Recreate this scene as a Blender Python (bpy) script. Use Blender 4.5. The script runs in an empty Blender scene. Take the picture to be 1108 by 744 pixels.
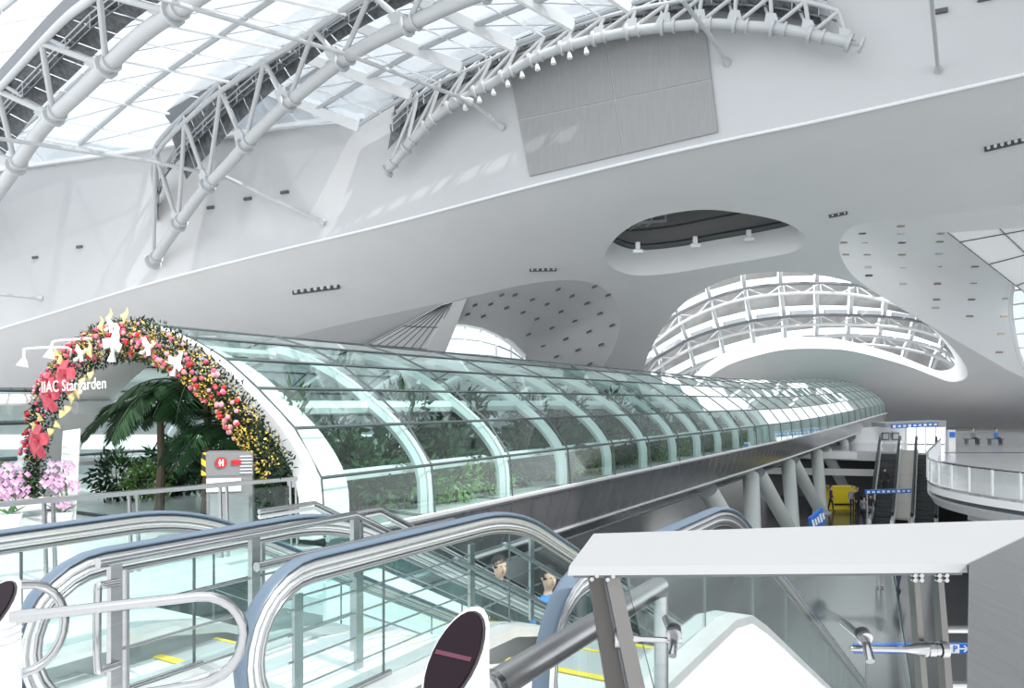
import bpy, math, random
from mathutils import Vector, Matrix, Quaternion
from mathutils.geometry import delaunay_2d_cdt
random.seed(7)
S = bpy.context.scene
COL = S.collection
PI = math.pi
# ------------------------------------------------------------------ camera, world, light
F, CX, CY = 831.0, 554.0, 434.0          # focal length and principal point for a 1108x744 frame
cam_d = bpy.data.cameras.new('camera'); cam = bpy.data.objects.new('camera', cam_d); COL.objects.link(cam)
cam_d.sensor_fit = 'HORIZONTAL'; cam_d.sensor_width = 36.0; cam_d.lens = F / 1108 * 36
cam_d.shift_y = (CY - 372) / 1108; cam_d.clip_start = 0.05; cam_d.clip_end = 600
cam.location = (0, 0, 0); cam.rotation_euler = (PI / 2, 0, 0)
S.camera = cam
W = bpy.data.worlds.new('sky'); S.world = W; W.use_nodes = True
bg = W.node_tree.nodes['Background']; bg.inputs[0].default_value = (0.93, 0.97, 1.0, 1); bg.inputs[1].default_value = 1.35
sd = bpy.data.lights.new('sun', 'SUN'); sd.energy = 3.0; sd.angle = 0.01; sd.color = (1, 0.96, 0.9)
sun = bpy.data.objects.new('sun', sd); COL.objects.link(sun)
SUN_TO = Vector((0.55, -0.45, 0.70)).normalized()
sun.rotation_euler = SUN_TO.to_track_quat('Z', 'Y').to_euler()
vs = S.view_settings; vs.view_transform = 'Standard'; vs.look = 'None'; vs.exposure = 0.52; vs.gamma = 1.0; vs.use_curve_mapping = False
S.cycles.transparent_max_bounces = 24; S.cycles.max_bounces = 8
S.cycles.sample_clamp_indirect = 4.0
# ------------------------------------------------------------------ materials
M = {}
def mat(name, col, rough=0.5, metal=0.0, noise=None, bump=None, stripes=None, spec=0.5, emit=None):
    """noise=(scale, other colour, stretch) ; bump=(scale, strength) ; stripes=(axis vector, scale, dark colour, sharp)"""
    m = bpy.data.materials.new(name); m.use_nodes = True; nt = m.node_tree; N = nt.nodes; L = nt.links
    b = N['Principled BSDF']; b.inputs['Base Color'].default_value = (*col, 1); b.inputs['Roughness'].default_value = rough
    b.inputs['Metallic'].default_value = metal; b.inputs['Specular IOR Level'].default_value = spec
    tc = N.new('ShaderNodeTexCoord'); src = tc.outputs['Object']
    if noise:
        mp = N.new('ShaderNodeMapping'); mp.inputs['Scale'].default_value = noise[2] if len(noise) > 2 else (1, 1, 1)
        L.new(src, mp.inputs[0]); nz = N.new('ShaderNodeTexNoise'); nz.inputs['Scale'].default_value = noise[0]; nz.inputs['Detail'].default_value = 5
        L.new(mp.outputs[0], nz.inputs[0]); rp = N.new('ShaderNodeValToRGB'); rp.color_ramp.elements[0].position = 0.35; rp.color_ramp.elements[1].position = 0.68
        rp.color_ramp.elements[0].color = (*col, 1); rp.color_ramp.elements[1].color = (*noise[1], 1)
        L.new(nz.outputs[0], rp.inputs[0]); L.new(rp.outputs[0], b.inputs['Base Color'])
    if bump:
        nz2 = N.new('ShaderNodeTexNoise'); nz2.inputs['Scale'].default_value = bump[0]; nz2.inputs['Detail'].default_value = 4; L.new(src, nz2.inputs[0])
        bp = N.new('ShaderNodeBump'); bp.inputs['Strength'].default_value = bump[1]; bp.inputs['Distance'].default_value = 0.05
        L.new(nz2.outputs[0], bp.inputs['Height']); L.new(bp.outputs[0], b.inputs['Normal'])
    if stripes:
        ax, sc, dark, sharp = stripes
        vm = N.new('ShaderNodeVectorMath'); vm.operation = 'DOT_PRODUCT'; vm.inputs[1].default_value = ax; L.new(src, vm.inputs[0])
        ml = N.new('ShaderNodeMath'); ml.operation = 'MULTIPLY'; ml.inputs[1].default_value = sc; L.new(vm.outputs['Value'], ml.inputs[0])
        fr = N.new('ShaderNodeMath'); fr.operation = 'FRACT'; L.new(ml.outputs[0], fr.inputs[0])
        gt = N.new('ShaderNodeMath'); gt.operation = 'GREATER_THAN'; gt.inputs[1].default_value = sharp; L.new(fr.outputs[0], gt.inputs[0])
        mx = N.new('ShaderNodeMixRGB'); L.new(gt.outputs[0], mx.inputs[0]); mx.inputs[1].default_value = (*col, 1); mx.inputs[2].default_value = (*dark, 1)
        L.new(mx.outputs[0], b.inputs['Base Color'])
    if emit:
        b.inputs['Emission Color'].default_value = (*emit[0], 1); b.inputs['Emission Strength'].default_value = emit[1]
    M[name] = m; return m
def glass(name, tint, refl=1.0, rough=0.0, haze=0.0, hazecol=(0.9, 0.95, 0.95)):
    m = bpy.data.materials.new(name); m.use_nodes = True; nt = m.node_tree; N = nt.nodes; L = nt.links; N.remove(N['Principled BSDF'])
    out = N['Material Output']; tr = N.new('ShaderNodeBsdfTransparent'); tr.inputs[0].default_value = (*tint, 1)
    gl = N.new('ShaderNodeBsdfGlossy'); gl.inputs['Roughness'].default_value = rough; gl.inputs[0].default_value = (0.95, 1, 0.99, 1)
    fr = N.new('ShaderNodeLayerWeight'); fr.inputs[0].default_value = 0.5      # Schlick: the same from both sides of a pane
    pw = N.new('ShaderNodeMath'); pw.operation = 'POWER'; pw.inputs[1].default_value = 4.2; L.new(fr.outputs['Facing'], pw.inputs[0])
    ml = N.new('ShaderNodeMath'); ml.operation = 'MULTIPLY_ADD'; ml.inputs[1].default_value = 0.9 * refl; ml.inputs[2].default_value = 0.05 * refl; ml.use_clamp = True
    L.new(pw.outputs[0], ml.inputs[0]); mx = N.new('ShaderNodeMixShader'); L.new(ml.outputs[0], mx.inputs[0]); L.new(tr.outputs[0], mx.inputs[1]); L.new(gl.outputs[0], mx.inputs[2])
    last = mx.outputs[0]
    if haze:
        df = N.new('ShaderNodeBsdfDiffuse'); df.inputs[0].default_value = (*hazecol, 1); tl = N.new('ShaderNodeBsdfTranslucent'); tl.inputs[0].default_value = (*hazecol, 1)
        ad = N.new('ShaderNodeMixShader'); ad.inputs[0].default_value = 0.5; L.new(df.outputs[0], ad.inputs[1]); L.new(tl.outputs[0], ad.inputs[2])
        m2 = N.new('ShaderNodeMixShader'); m2.inputs[0].default_value = haze; L.new(last, m2.inputs[1]); L.new(ad.outputs[0], m2.inputs[2]); last = m2.outputs[0]
    L.new(last, out.inputs[0]); M[name] = m; return m
def leafmat(name, col, col2):
    m = mat(name, col, 0.45, noise=(3.0, col2)); return m
mat('wall', (0.54, 0.55, 0.565), 0.6, noise=(0.12, (0.515, 0.525, 0.54)), bump=(1.5, 0.03))
mat('soffit', (0.77, 0.77, 0.775), 0.6, noise=(0.25, (0.745, 0.745, 0.75)), bump=(1.2, 0.03))
mat('recess', (0.93, 0.93, 0.93), 0.6)  # lighter than the soffit to stand in for window light in the right leaf
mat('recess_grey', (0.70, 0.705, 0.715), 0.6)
mat('seam', (0.62, 0.62, 0.63), 0.6)
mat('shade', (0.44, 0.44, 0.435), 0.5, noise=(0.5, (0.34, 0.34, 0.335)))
mat('drum_grey', (0.36, 0.36, 0.365), 0.7)
mat('acoustic', (0.31, 0.31, 0.315), 0.8, noise=(2.0, (0.345, 0.345, 0.35), (6, 6, 0.3)))
mat('truss_paint', (0.50, 0.515, 0.53), 0.45)
mat('white_steel', (0.84, 0.855, 0.87), 0.4)
mat('grey_steel', (0.50, 0.53, 0.56), 0.45)
mat('dark_steel', (0.14, 0.15, 0.165), 0.5)
mat('catwalk', (0.20, 0.215, 0.23), 0.6, noise=(2.5, (0.10, 0.108, 0.115)))
mat('black', (0.025, 0.025, 0.028), 0.4)
mat('slot', (0.10, 0.10, 0.11), 0.6)
mat('slot_bronze', (0.32, 0.25, 0.20), 0.6)
mat('mullion', (0.06, 0.075, 0.08), 0.4)
mat('belly', (0.60, 0.605, 0.62), 0.24, 0.9, noise=(0.7, (0.46, 0.465, 0.48), (5, 5, 0.15)))
mat('belly_light', (0.72, 0.73, 0.74), 0.3, 0.8)
mat('brushed', (0.46, 0.465, 0.475), 0.32, 1.0, noise=(3.0, (0.40, 0.405, 0.415), (1, 1, 14)))
mat('brushed_cap', (0.36, 0.36, 0.365), 0.38, 1.0, noise=(2.0, (0.32, 0.32, 0.325), (30, 2, 1)))
mat('brushed_dark', (0.10, 0.095, 0.092), 0.4, 0.9)
mat('post_steel', (0.19, 0.185, 0.18), 0.4, 0.9)
mat('edge_green', (0.02, 0.07, 0.06), 0.2)
mat('chrome', (0.42, 0.425, 0.435), 0.16, 1.0)
mat('polished', (0.46, 0.465, 0.475), 0.22, 1.0)
mat('guide', (0.70, 0.71, 0.72), 0.25, 0.9)
mat('cap_paint', (0.34, 0.345, 0.355), 0.5)
mat('cladding_white', (0.90, 0.905, 0.91), 0.35)
mat('rubber_blue', (0.10, 0.145, 0.20), 0.4)
mat('deck_steel', (0.78, 0.785, 0.79), 0.35, 0.6, noise=(2.0, (0.70, 0.705, 0.715), (3, 3, 3)))
mat('floor_light', (0.74, 0.745, 0.75), 0.25)
mat('floor_dark', (0.045, 0.046, 0.05), 0.16, noise=(0.5, (0.065, 0.066, 0.07)), spec=0.3)
mat('floor_bounce', (0.55, 0.55, 0.55), 0.5)
mat('floor_mezz', (0.62, 0.62, 0.625), 0.12)
mat('concrete', (0.56, 0.60, 0.585), 0.5)
mat('grey_wall', (0.36, 0.365, 0.375), 0.6)
mat('dark_wall', (0.12, 0.12, 0.125), 0.6)
mat('blue_sign', (0.02, 0.16, 0.62), 0.4)
mat('sign_white', (0.9, 0.9, 0.9), 0.5)
mat('yellow', (0.80, 0.62, 0.02), 0.5)
mat('step_dark', (0.06, 0.065, 0.07), 0.4, 0.4, stripes=((0, 0, 1), 12.0, (0.02, 0.02, 0.022), 0.6))
mat('step_grey', (0.55, 0.56, 0.57), 0.4, 0.4)
glass('tube_glass', (0.73, 0.88, 0.85), 1.25)
glass('rail_glass', (0.91, 0.977, 0.972), 1.0)
glass('clear_glass', (0.955, 0.985, 0.98), 0.8)
glass('sky_glass', (0.96, 0.985, 1.0), 0.6, 0.0, 0.35, (0.95, 0.97, 1.0))
glass('shade_panel', (0.9, 0.9, 0.9), 0.3, 0.2, 0.8, (0.86, 0.86, 0.855))
glass('window_glass', (0.92, 0.96, 0.98), 0.7, 0.0, 0.3)
# ------------------------------------------------------------------ helpers
def V(*a): return Vector(a)
def P(px, py, Y):
    """the point at distance Y on the line of sight through a pixel"""
    return Vector(((px - CX) / F * Y, Y, (CY - py) / F * Y))
class MB:
    def __init__(s): s.v = []; s.f = []; s.mi = []
    def add(s, vs_, fs, mi=0):
        o = len(s.v); s.v += [tuple(v) for v in vs_]; s.f += [tuple(i + o for i in f) for f in fs]; s.mi += [mi] * len(fs); return s
    def quad(s, a, b, c, d, mi=0): return s.add([a, b, c, d], [(0, 1, 2, 3)], mi)
    def hexa(s, lo, hi, mi=0):
        n = len(lo); fs = [tuple(range(n))[::-1], tuple(range(n, 2 * n))]
        fs += [(i, (i + 1) % n, n + (i + 1) % n, n + i) for i in range(n)]
        return s.add(list(lo) + list(hi), fs, mi)
    def box(s, c, sx, sy, sz, ax=None, mi=0):
        c = Vector(c); X, Y, Z = ax if ax else (V(1, 0, 0), V(0, 1, 0), V(0, 0, 1))
        q = [(-1, -1), (1, -1), (1, 1), (-1, 1)]
        lo = [c + X * (a * sx / 2) + Y * (b * sy / 2) - Z * (sz / 2) for a, b in q]; hi = [p + Z * sz for p in lo]
        return s.hexa(lo, hi, mi)
    def slab(s, poly, ext, mi=0):
        e = Vector(ext); return s.hexa([Vector(p) for p in poly], [Vector(p) + e for p in poly], mi)
    def beam(s, a, b, w, h, up=(0, 0, 1), mi=0):
        a = Vector(a); b = Vector(b); d = (b - a); l = d.length
        if l < 1e-6: return s
        d /= l; u = Vector(up)
        if abs(d.dot(u)) > 0.98: u = V(1, 0, 0)
        x = d.cross(u).normalized(); z = x.cross(d).normalized()
        q = [(-1, -1), (1, -1), (1, 1), (-1, 1)]
        lo = [a + x * (i * w / 2) + z * (j * h / 2) for i, j in q]; hi = [p + d * l for p in lo]
        return s.hexa(lo, hi, mi)
    def tube(s, pts, r, seg=8, closed=False, caps=True, flat=1.0, up=None, mi=0):
        pts = [Vector(p) for p in pts]; n = len(pts); rs = r if isinstance(r, (list, tuple)) else [r] * n
        ring = []; prevx = None
        for i, p in enumerate(pts):
            if closed: t = pts[(i + 1) % n] - pts[i - 1]
            else: t = pts[min(i + 1, n - 1)] - pts[max(i - 1, 0)]
            t.normalize()
            if up is not None:
                x = t.cross(Vector(up)); x = x.normalized() if x.length > 1e-6 else V(1, 0, 0)
            elif prevx is None:
                x = t.cross(V(0, 0, 1)); x = x.normalized() if x.length > 1e-3 else V(1, 0, 0)
            else:
                x = prevx - t * prevx.dot(t); x.normalize()
            prevx = x; y = x.cross(t).normalized()
            ring.append([p + (x * math.cos(a) + y * math.sin(a) * flat) * rs[i] for a in [2 * PI * k / seg for k in range(seg)]])
        vs_ = [v for rg in ring for v in rg]; fs = []
        m = n if closed else n - 1
        for i in range(m):
            j = (i + 1) % n
            for k in range(seg): fs.append((i * seg + k, i * seg + (k + 1) % seg, j * seg + (k + 1) % seg, j * seg + k))
        if caps and not closed: fs += [tuple(range(seg))[::-1], tuple(range((n - 1) * seg, n * seg))]
        return s.add(vs_, fs, mi)
    def ribbon(s, a, b, mi=0):
        n = len(a); return s.add(list(a) + list(b), [(i, i + 1, n + i + 1, n + i) for i in range(n - 1)], mi)
    def strip(s, a, b, ext, mi=0):
        """band between polylines a and b with thickness ext"""
        e = Vector(ext); n = len(a); A = [Vector(p) for p in a]; B = [Vector(p) for p in b]
        vs_ = A + B + [p + e for p in A] + [p + e for p in B]; fs = []
        for i in range(n - 1):
            fs += [(i, i + 1, n + i + 1, n + i), (2 * n + i, 3 * n + i, 3 * n + i + 1, 2 * n + i + 1), (i, 2 * n + i, 2 * n + i + 1, i + 1), (n + i, n + i + 1, 3 * n + i + 1, 3 * n + i)]
        fs += [(0, n, 3 * n, 2 * n), (n - 1, 3 * n - 1, 4 * n - 1, 2 * n - 1)]
        return s.add(vs_, fs, mi)
    def ball(s, c, r, seg=8, rings=6, sq=(1, 1, 1), mi=0):
        c = Vector(c); vs_ = [c + V(0, 0, r * sq[2])]; fs = []
        for i in range(1, rings):
            a = PI * i / rings
            for k in range(seg):
                b = 2 * PI * k / seg; vs_.append(c + V(r * math.sin(a) * math.cos(b) * sq[0], r * math.sin(a) * math.sin(b) * sq[1], r * math.cos(a) * sq[2]))
        vs_.append(c - V(0, 0, r * sq[2])); l = len(vs_) - 1
        for k in range(seg):
            fs.append((0, 1 + k, 1 + (k + 1) % seg)); fs.append((l, 1 + (rings - 2) * seg + (k + 1) % seg, 1 + (rings - 2) * seg + k))
            for i in range(rings - 2): fs.append((1 + i * seg + k, 1 + (i + 1) * seg + k, 1 + (i + 1) * seg + (k + 1) % seg, 1 + i * seg + (k + 1) % seg))
        return s.add(vs_, fs, mi)
    def mesh(s, name, mats, smooth=False):
        me = bpy.data.meshes.new(name); me.from_pydata(s.v, [], s.f)
        for m in (mats if isinstance(mats, (list, tuple)) else [mats]): me.materials.append(M[m] if isinstance(m, str) else m)
        if any(s.mi): me.polygons.foreach_set('material_index', s.mi)
        me.update(); import bmesh
        bm = bmesh.new(); bm.from_mesh(me); bmesh.ops.recalc_face_normals(bm, faces=bm.faces); bm.to_mesh(me); bm.free()
        if smooth:
            me.polygons.foreach_set('use_smooth', [True] * len(me.polygons))
            me.set_sharp_from_angle(angle=math.radians(smooth if smooth is not True else 40))
        return me
    def build(s, name, mats, parent=None, smooth=False):
        return link(name, s.mesh(name, mats, smooth), parent)
def link(name, me, parent=None):
    o = bpy.data.objects.new(name, me); COL.objects.link(o)
    if parent is not None:
        o.parent = parent
        if parent.type == 'EMPTY': o.location = -parent.location if parent.get('world_parts') else V(0, 0, 0)
    return o
def tag(o, label, cat, group=None, kind=None):
    o['label'] = label
    if cat: o['category'] = cat
    if group: o['group'] = group
    if kind: o['kind'] = kind
    return o
def thing(name, label, cat, loc=(0, 0, 0), group=None, kind=None, rz=0.0, world=True):
    """an Empty at the base; with world=True its parts are given in world coordinates"""
    o = bpy.data.objects.new(name, None); COL.objects.link(o); o.location = Vector(loc); o.rotation_euler = (0, 0, rz); o.empty_display_size = 0.2
    if world: o['world_parts'] = 1
    return tag(o, label, cat, group, kind)
def structure(name, mb, mats, label, cat='wall', smooth=False, parent=None):
    o = mb.build(name, mats, parent, smooth)
    if parent is None: tag(o, label, cat, kind='structure')
    return o
def copy_tree(o, parent=None):
    c = o.copy(); COL.objects.link(c); c.parent = parent
    for ch in list(o.children): copy_tree(ch, c)
    return c
def catmull(pts, n=8, closed=False):
    pts = [Vector(p) for p in pts]; N = len(pts); out = []
    rng = range(N) if closed else range(N - 1)
    for i in rng:
        if closed: p0, p1, p2, p3 = pts[i - 1], pts[i], pts[(i + 1) % N], pts[(i + 2) % N]
        else: p0, p1, p2, p3 = pts[max(i - 1, 0)], pts[i], pts[i + 1], pts[min(i + 2, N - 1)]
        for k in range(n):
            t = k / n; out.append(0.5 * ((2 * p1) + (p2 - p0) * t + (2 * p0 - 5 * p1 + 4 * p2 - p3) * t * t + (3 * p1 - p0 - 3 * p2 + p3) * t ** 3))
    if not closed: out.append(pts[-1])
    return out
def resample(pts, n):
    pts = [Vector(p) for p in pts]; ls = [0]
    for a, b in zip(pts, pts[1:]): ls.append(ls[-1] + (b - a).length)
    out = []; j = 0
    for i in range(n):
        l = ls[-1] * i / (n - 1)
        while j < len(pts) - 2 and ls[j + 1] < l: j += 1
        k = (l - ls[j]) / max(1e-9, ls[j + 1] - ls[j]); out.append(pts[j].lerp(pts[j + 1], min(1, k)))
    return out
def interp(x, tab):
    if x <= tab[0][0]: (a, b), (c, d) = tab[0], tab[1]
    elif x >= tab[-1][0]: (a, b), (c, d) = tab[-2], tab[-1]
    else:
        for (a, b), (c, d) in zip(tab, tab[1:]):
            if a <= x <= c: break
    return b + (d - b) * (x - a) / (c - a)
def inside(p, poly):
    c = False; x, y = p[0], p[1]; n = len(poly)
    for i in range(n):
        x1, y1 = poly[i][0], poly[i][1]; x2, y2 = poly[i - 1][0], poly[i - 1][1]
        if (y1 > y) != (y2 > y) and x < (x2 - x1) * (y - y1) / (y2 - y1) + x1: c = not c
    return c
def text_mesh(txt, size, mtl, ext=0.004, name='lettering', bold=0.0):
    cu = bpy.data.curves.new('t', 'FONT'); cu.body = txt; cu.size = size; cu.extrude = ext; cu.offset = bold; cu.align_x = 'CENTER'; cu.align_y = 'CENTER'; cu.resolution_u = 3; cu.space_character = 1.06
    o = bpy.data.objects.new('t', cu); COL.objects.link(o); dg = bpy.context.evaluated_depsgraph_get()
    me = bpy.data.meshes.new_from_object(o.evaluated_get(dg)); me.name = name; bpy.data.objects.remove(o); bpy.data.curves.remove(cu)
    me.materials.clear(); me.materials.append(M[mtl]); return me
def place_text(txt, size, mtl, at, xdir, up, parent, bold=0.0, name='lettering', ext=0.004):
    me = text_mesh(txt, size, mtl, ext, name, bold); x = Vector(xdir).normalized(); z = x.cross(Vector(up)).normalized(); y = z.cross(x)
    mt = Matrix((x, y, z)).transposed().to_4x4(); mt.translation = Vector(at); me.transform(mt)
    return link(name, me, parent)
Z_UP, Z_LOW, Z_MEZ = -1.6, -7.4, -3.7
# ------------------------------------------------------------------ frame of the tunnel and the escalators
D = V(0.509, 0.861, 0).normalized(); NN = V(D.y, -D.x, 0)
def TS(t, s, z): return D * t + NN * s + V(0, 0, z)
# ------------------------------------------------------------------ the hall shell
def YW(px): return 1.0 / (0.01176 + px * (0.0222 - 0.01176) / 1108)
CREASE = [(-400, 466), (-200, 412), (0, 355), (152, 309), (290, 273), (420, 242), (575, 201), (740, 161), (900, 127), (1108, 80), (1300, 36), (1600, -35)]
CRS = [(p.x, p.y) for p in catmull([V(a, b, 0) for a, b in CREASE], 5)]
def PYC(px): return interp(px, CRS)
YB, PYB = 112.0, 470.0
def YS(px, py):
    f = (py - PYC(px)) / (PYB - PYC(px)); return 1.0 / ((1 - f) / YW(px) + f / YB)
def onwall(px, py, off=0.0): return P(px, py, YW(px) - off)
def onsoffit(px, py, off=0.0): return P(px, py, YS(px, py) - off)
WALLN = ((onwall(1108, 0) - onwall(0, 0)).cross(V(0, 0, 1))).normalized()
if WALLN.y > 0: WALLN = -WALLN
# upper white wall
mb = MB(); xs = [x for x in range(-400, 1601, 40)]
lo = [onwall(x, PYC(x)) for x in xs]
hi = [V(p.x, p.y, 44.0) for p in lo]
mb.ribbon(lo, hi); mb.ribbon([p - WALLN * 0.6 for p in hi], [p - WALLN * 0.6 for p in lo])
mb.ribbon(hi, [p - WALLN * 0.6 for p in hi])
wall_back = structure('wall_back', mb, 'wall', 'tall white upper wall above the slanted crease')
# thin light lip along the crease
mb = MB(); mb.tube([onwall(x, PYC(x) + 0.5, 0.05) for x in range(-400, 1601, 25)], 0.11, 6)
structure('trim_1', mb, 'white_steel', 'thin pale edge line where upper wall meets the sloping soffit', 'trim', smooth=True)
# sloping soffit with its openings (outlines in the frame of the sight lines, each carried to its own distance)
def smooth2(pts, n=5): return [(p.x, p.y) for p in catmull([V(a, b, 0) for a, b in pts], n, True)]
OCULUS = smooth2([(655, 275), (661, 264), (675, 250), (703, 236), (755, 227), (799, 230), (844, 239), (867, 251), (871, 261), (859, 272), (822, 280), (773, 288), (731, 295), (692, 298), (669, 293), (658, 285)])
ARCHW = smooth2([(697, 400), (703, 380), (720, 350), (740, 328), (767, 310), (800, 298), (837, 294), (877, 296), (917, 304), (944, 315), (977, 335), (1011, 357), (1034, 380), (1046, 398), (1045, 409), (1029, 413), (1008, 406), (977, 394), (924, 380), (890, 377), (850, 378), (817, 385), (790, 394), (768, 407), (745, 425), (712, 427), (698, 416)])
LLEAF = smooth2([(275, 378), (340, 358), (420, 340), (499, 323), (567, 308), (610, 303), (640, 306), (659, 317), (670, 333), (671, 352), (664, 376), (652, 396), (636, 424), (560, 434), (400, 430), (290, 420), (255, 400)], 4)
RLEAF = smooth2([(1300, 196), (1108, 221), (1002, 234), (960, 236), (935, 240), (917, 249), (908, 264), (912, 282), (926, 301), (955, 321), (1000, 348), (1045, 374), (1108, 409), (1200, 450), (1330, 455), (1420, 400), (1420, 260)], 4)
HOLES = [OCULUS, ARCHW, LLEAF, RLEAF]
def cdt(outer, holes, step, keep):
    pts = []; edges = []
    for ring in [outer] + holes:
        o = len(pts); pts += [Vector(p[:2]) for p in ring]; edges += [(o + i, o + (i + 1) % len(ring)) for i in range(len(ring))]
    x0 = min(p[0] for p in outer); x1 = max(p[0] for p in outer); y0 = min(p[1] for p in outer); y1 = max(p[1] for p in outer)
    ny = int((y1 - y0) / step); nx = int((x1 - x0) / step)
    for j in range(1, ny):
        for i in range(1, nx):
            q = (x0 + (i + 0.5 * (j % 2)) * step, y0 + j * step)
            if inside(q, outer) and not any(inside(q, h) for h in holes): pts.append(Vector(q))
    vs_, es, fs, _, _, _ = delaunay_2d_cdt(pts, edges, [], 0, 1e-4)
    out = []
    for f in fs:
        c = ((vs_[f[0]].x + vs_[f[1]].x + vs_[f[2]].x) / 3, (vs_[f[0]].y + vs_[f[1]].y + vs_[f[2]].y) / 3)
        if inside(c, outer) and not any(inside(c, h) for h in holes): out.append(tuple(f))
    return vs_, out
top = [(x, PYC(x)) for x in range(-380, 1581, 30)]
outer = top + [(1580, PYB), (-200, PYB), (-380, 462)]
outer = [(x, min(y, PYB)) for x, y in outer]
vs2, fs2 = cdt(outer, HOLES, 24, None)
mb = MB(); mb.add([onsoffit(v.x, v.y) for v in vs2], fs2)
LIP = V(0.0, 1.6, 0.9)
for h in HOLES[:2]:
    a = [onsoffit(x, y) for x, y in h + h[:1]]; mb.ribbon(a, [p + LIP * (1.6 if h is ARCHW else 1.0) for p in a])
ceiling = structure('ceiling', mb, 'soffit', 'grey sloping soffit shell with oval and leaf-shaped openings', 'ceiling', smooth=60)
# oculus drum
cen = sum((onsoffit(x, y) for x, y in OCULUS), V(0, 0, 0)) / len(OCULUS)
rim = [onsoffit(x, y) for x, y in OCULUS] ; rim.append(rim[0])
mb = MB(); up1 = [V(p.x, p.y, p.z) + V(0, 0, 2.4) for p in rim]
mb.ribbon(rim, up1)
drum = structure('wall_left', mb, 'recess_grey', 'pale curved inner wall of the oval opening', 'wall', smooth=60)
mb = MB(); big = [p + (p - cen).normalized() * 1.6 for p in up1]; big2 = [V(p.x, p.y, cen.z + 13) for p in big]
mb.ribbon(up1, big); mb.ribbon(big, big2); mb.add(big2[:-1], [tuple(range(len(big2) - 1))])
mb.build('upper_drum', 'drum_grey', drum, 60)
mb = MB(); mb.tube([p + V(0, 0, 0.2) + (p - cen).normalized() * -0.05 for p in up1[:-1]], 0.28, 6, closed=True); mb.build('ledge', 'mullion', drum, True)
mb = MB(); mb.tube([p + V(0, 0, 1.8) for p in big[:-1]], 0.1, 6, closed=True); mb.build('cable_ring', 'mullion', drum, True)
for k, (x, y) in enumerate([(690, 272), (752, 266), (810, 259)]):
    q = P(x, y, YS(x, 285) - 1.5); mb = MB(); mb.box(q, .8, 0.5, 0.3).box(q + V(0, 0, 0.5), 0.35, 0.35, 0.6); mb.build('floodlight', 'white_steel', drum)
t = thing('catwalk_gantry', 'white lattice gantry hanging inside the oval ceiling opening', 'gantry', P(730, 246, 70))
g0 = P(690, 241, 70); g1 = P(764, 236, 72)
mb = MB(); mb.beam(g0, g1, .25, .25).beam(g0 + V(0, 0, 0.8), g1 + V(0, 0, 0.8), .25, .25).beam(g0 + V(0, 1, 0), g1 + V(0, 1, 0), .2, .2); mb.build('rail', 'white_steel', t)
for k in range(6):
    q = g0.lerp(g1, k / 5); mb = MB(); mb.beam(q, q + V(0, 0, .8), .18, .18).beam(q, q + V(-.6, 1, -.4), .18, .18).beam(q + V(0, 0, 0), q + V(0, 1, 0), .18, .18); mb.build('frame', 'white_steel', t)
mb = MB(); mb.beam(P(757, 245, 71), P(757, 205, 71), .5, .5); mb.build('hanger', 'white_steel', t)
# ------------------------------------------------------------------ leaf-shaped recesses
def dist_to(poly, x, y):
    m = 1e9
    for i in range(len(poly)):
        a = Vector(poly[i]); b = Vector(poly[i - 1]); ab = b - a; q = Vector((x, y)); k = max(0, min(1, (q - a).dot(ab) / max(ab.dot(ab), 1e-9))); m = min(m, (a + ab * k - q).length)
    return m
def recess_pt(poly, x, y, k=0.10, mx=9.0):
    return P(x, y, YS(x, y) + min(mx, k * dist_to(poly, x, y) + 0.02))
def recess(poly, k, mx, step, holes=[]):
    vs_, fs = cdt(poly, holes, step, None); m = MB(); m.add([recess_pt(poly, v.x, v.y, k, mx) for v in vs_], fs); return m
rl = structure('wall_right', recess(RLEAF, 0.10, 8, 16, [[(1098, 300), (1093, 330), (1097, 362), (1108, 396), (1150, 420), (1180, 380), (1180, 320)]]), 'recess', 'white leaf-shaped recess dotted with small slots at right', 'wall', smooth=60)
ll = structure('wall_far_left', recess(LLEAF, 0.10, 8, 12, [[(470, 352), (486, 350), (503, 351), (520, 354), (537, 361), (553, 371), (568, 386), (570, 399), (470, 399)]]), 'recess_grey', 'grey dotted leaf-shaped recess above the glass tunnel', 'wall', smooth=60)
def slot(x, y, pt, parent, w=9, mtl='slot', dz=0.25, tilt=0.0):
    a = pt(x - w / 2, y + tilt * w / 2); b = pt(x + w / 2, y - tilt * w / 2); m = MB(); off = V(0, -0.12, 0)
    u = V(0, 0, dz); m.slab([a + off - u, b + off - u, b + off + u, a + off + u], V(0, 0.3, 0)); return m.build('slot', mtl, parent)
prl = lambda x, y: recess_pt(RLEAF, x, y, .10, 8)
pll = lambda x, y: recess_pt(LLEAF, x, y, .10, 8)
for x, y in [(933, 252), (975, 244), (975, 252), (1018, 252), (913, 262), (935, 262), (976, 262), (1017, 261), (915, 275), (938, 275), (976, 275), (1016, 274), (939, 289), (977, 289), (1015, 288), (1055, 288), (977, 307), (1014, 307), (1053, 306), (1013, 324), (1051, 324), (1088, 323), (1049, 342), (1086, 342), (1083, 361), (1081, 381), (940, 298), (1012, 333)]:
    slot(x, y, prl, rl, 7, random.choice(['slot_bronze', 'slot_bronze', 'slot', 'grey_steel']), 0.085)
for x, y in [(543, 318), (604, 312), (643, 309), (658, 318), (514, 329), (548, 332), (576, 323), (592, 328), (619, 319), (635, 327), (649, 338), (523, 341), (566, 337), (581, 344), (607, 336), (622, 346), (637, 358), (662, 351), (572, 361), (597, 354), (612, 366), (625, 378), (588, 373), (602, 385), (650, 372), (638, 393), (506, 339), (531, 328), (557, 318)]:
    slot(x, y, pll, ll, 5, 'slot', 0.2, 0.4)
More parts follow.
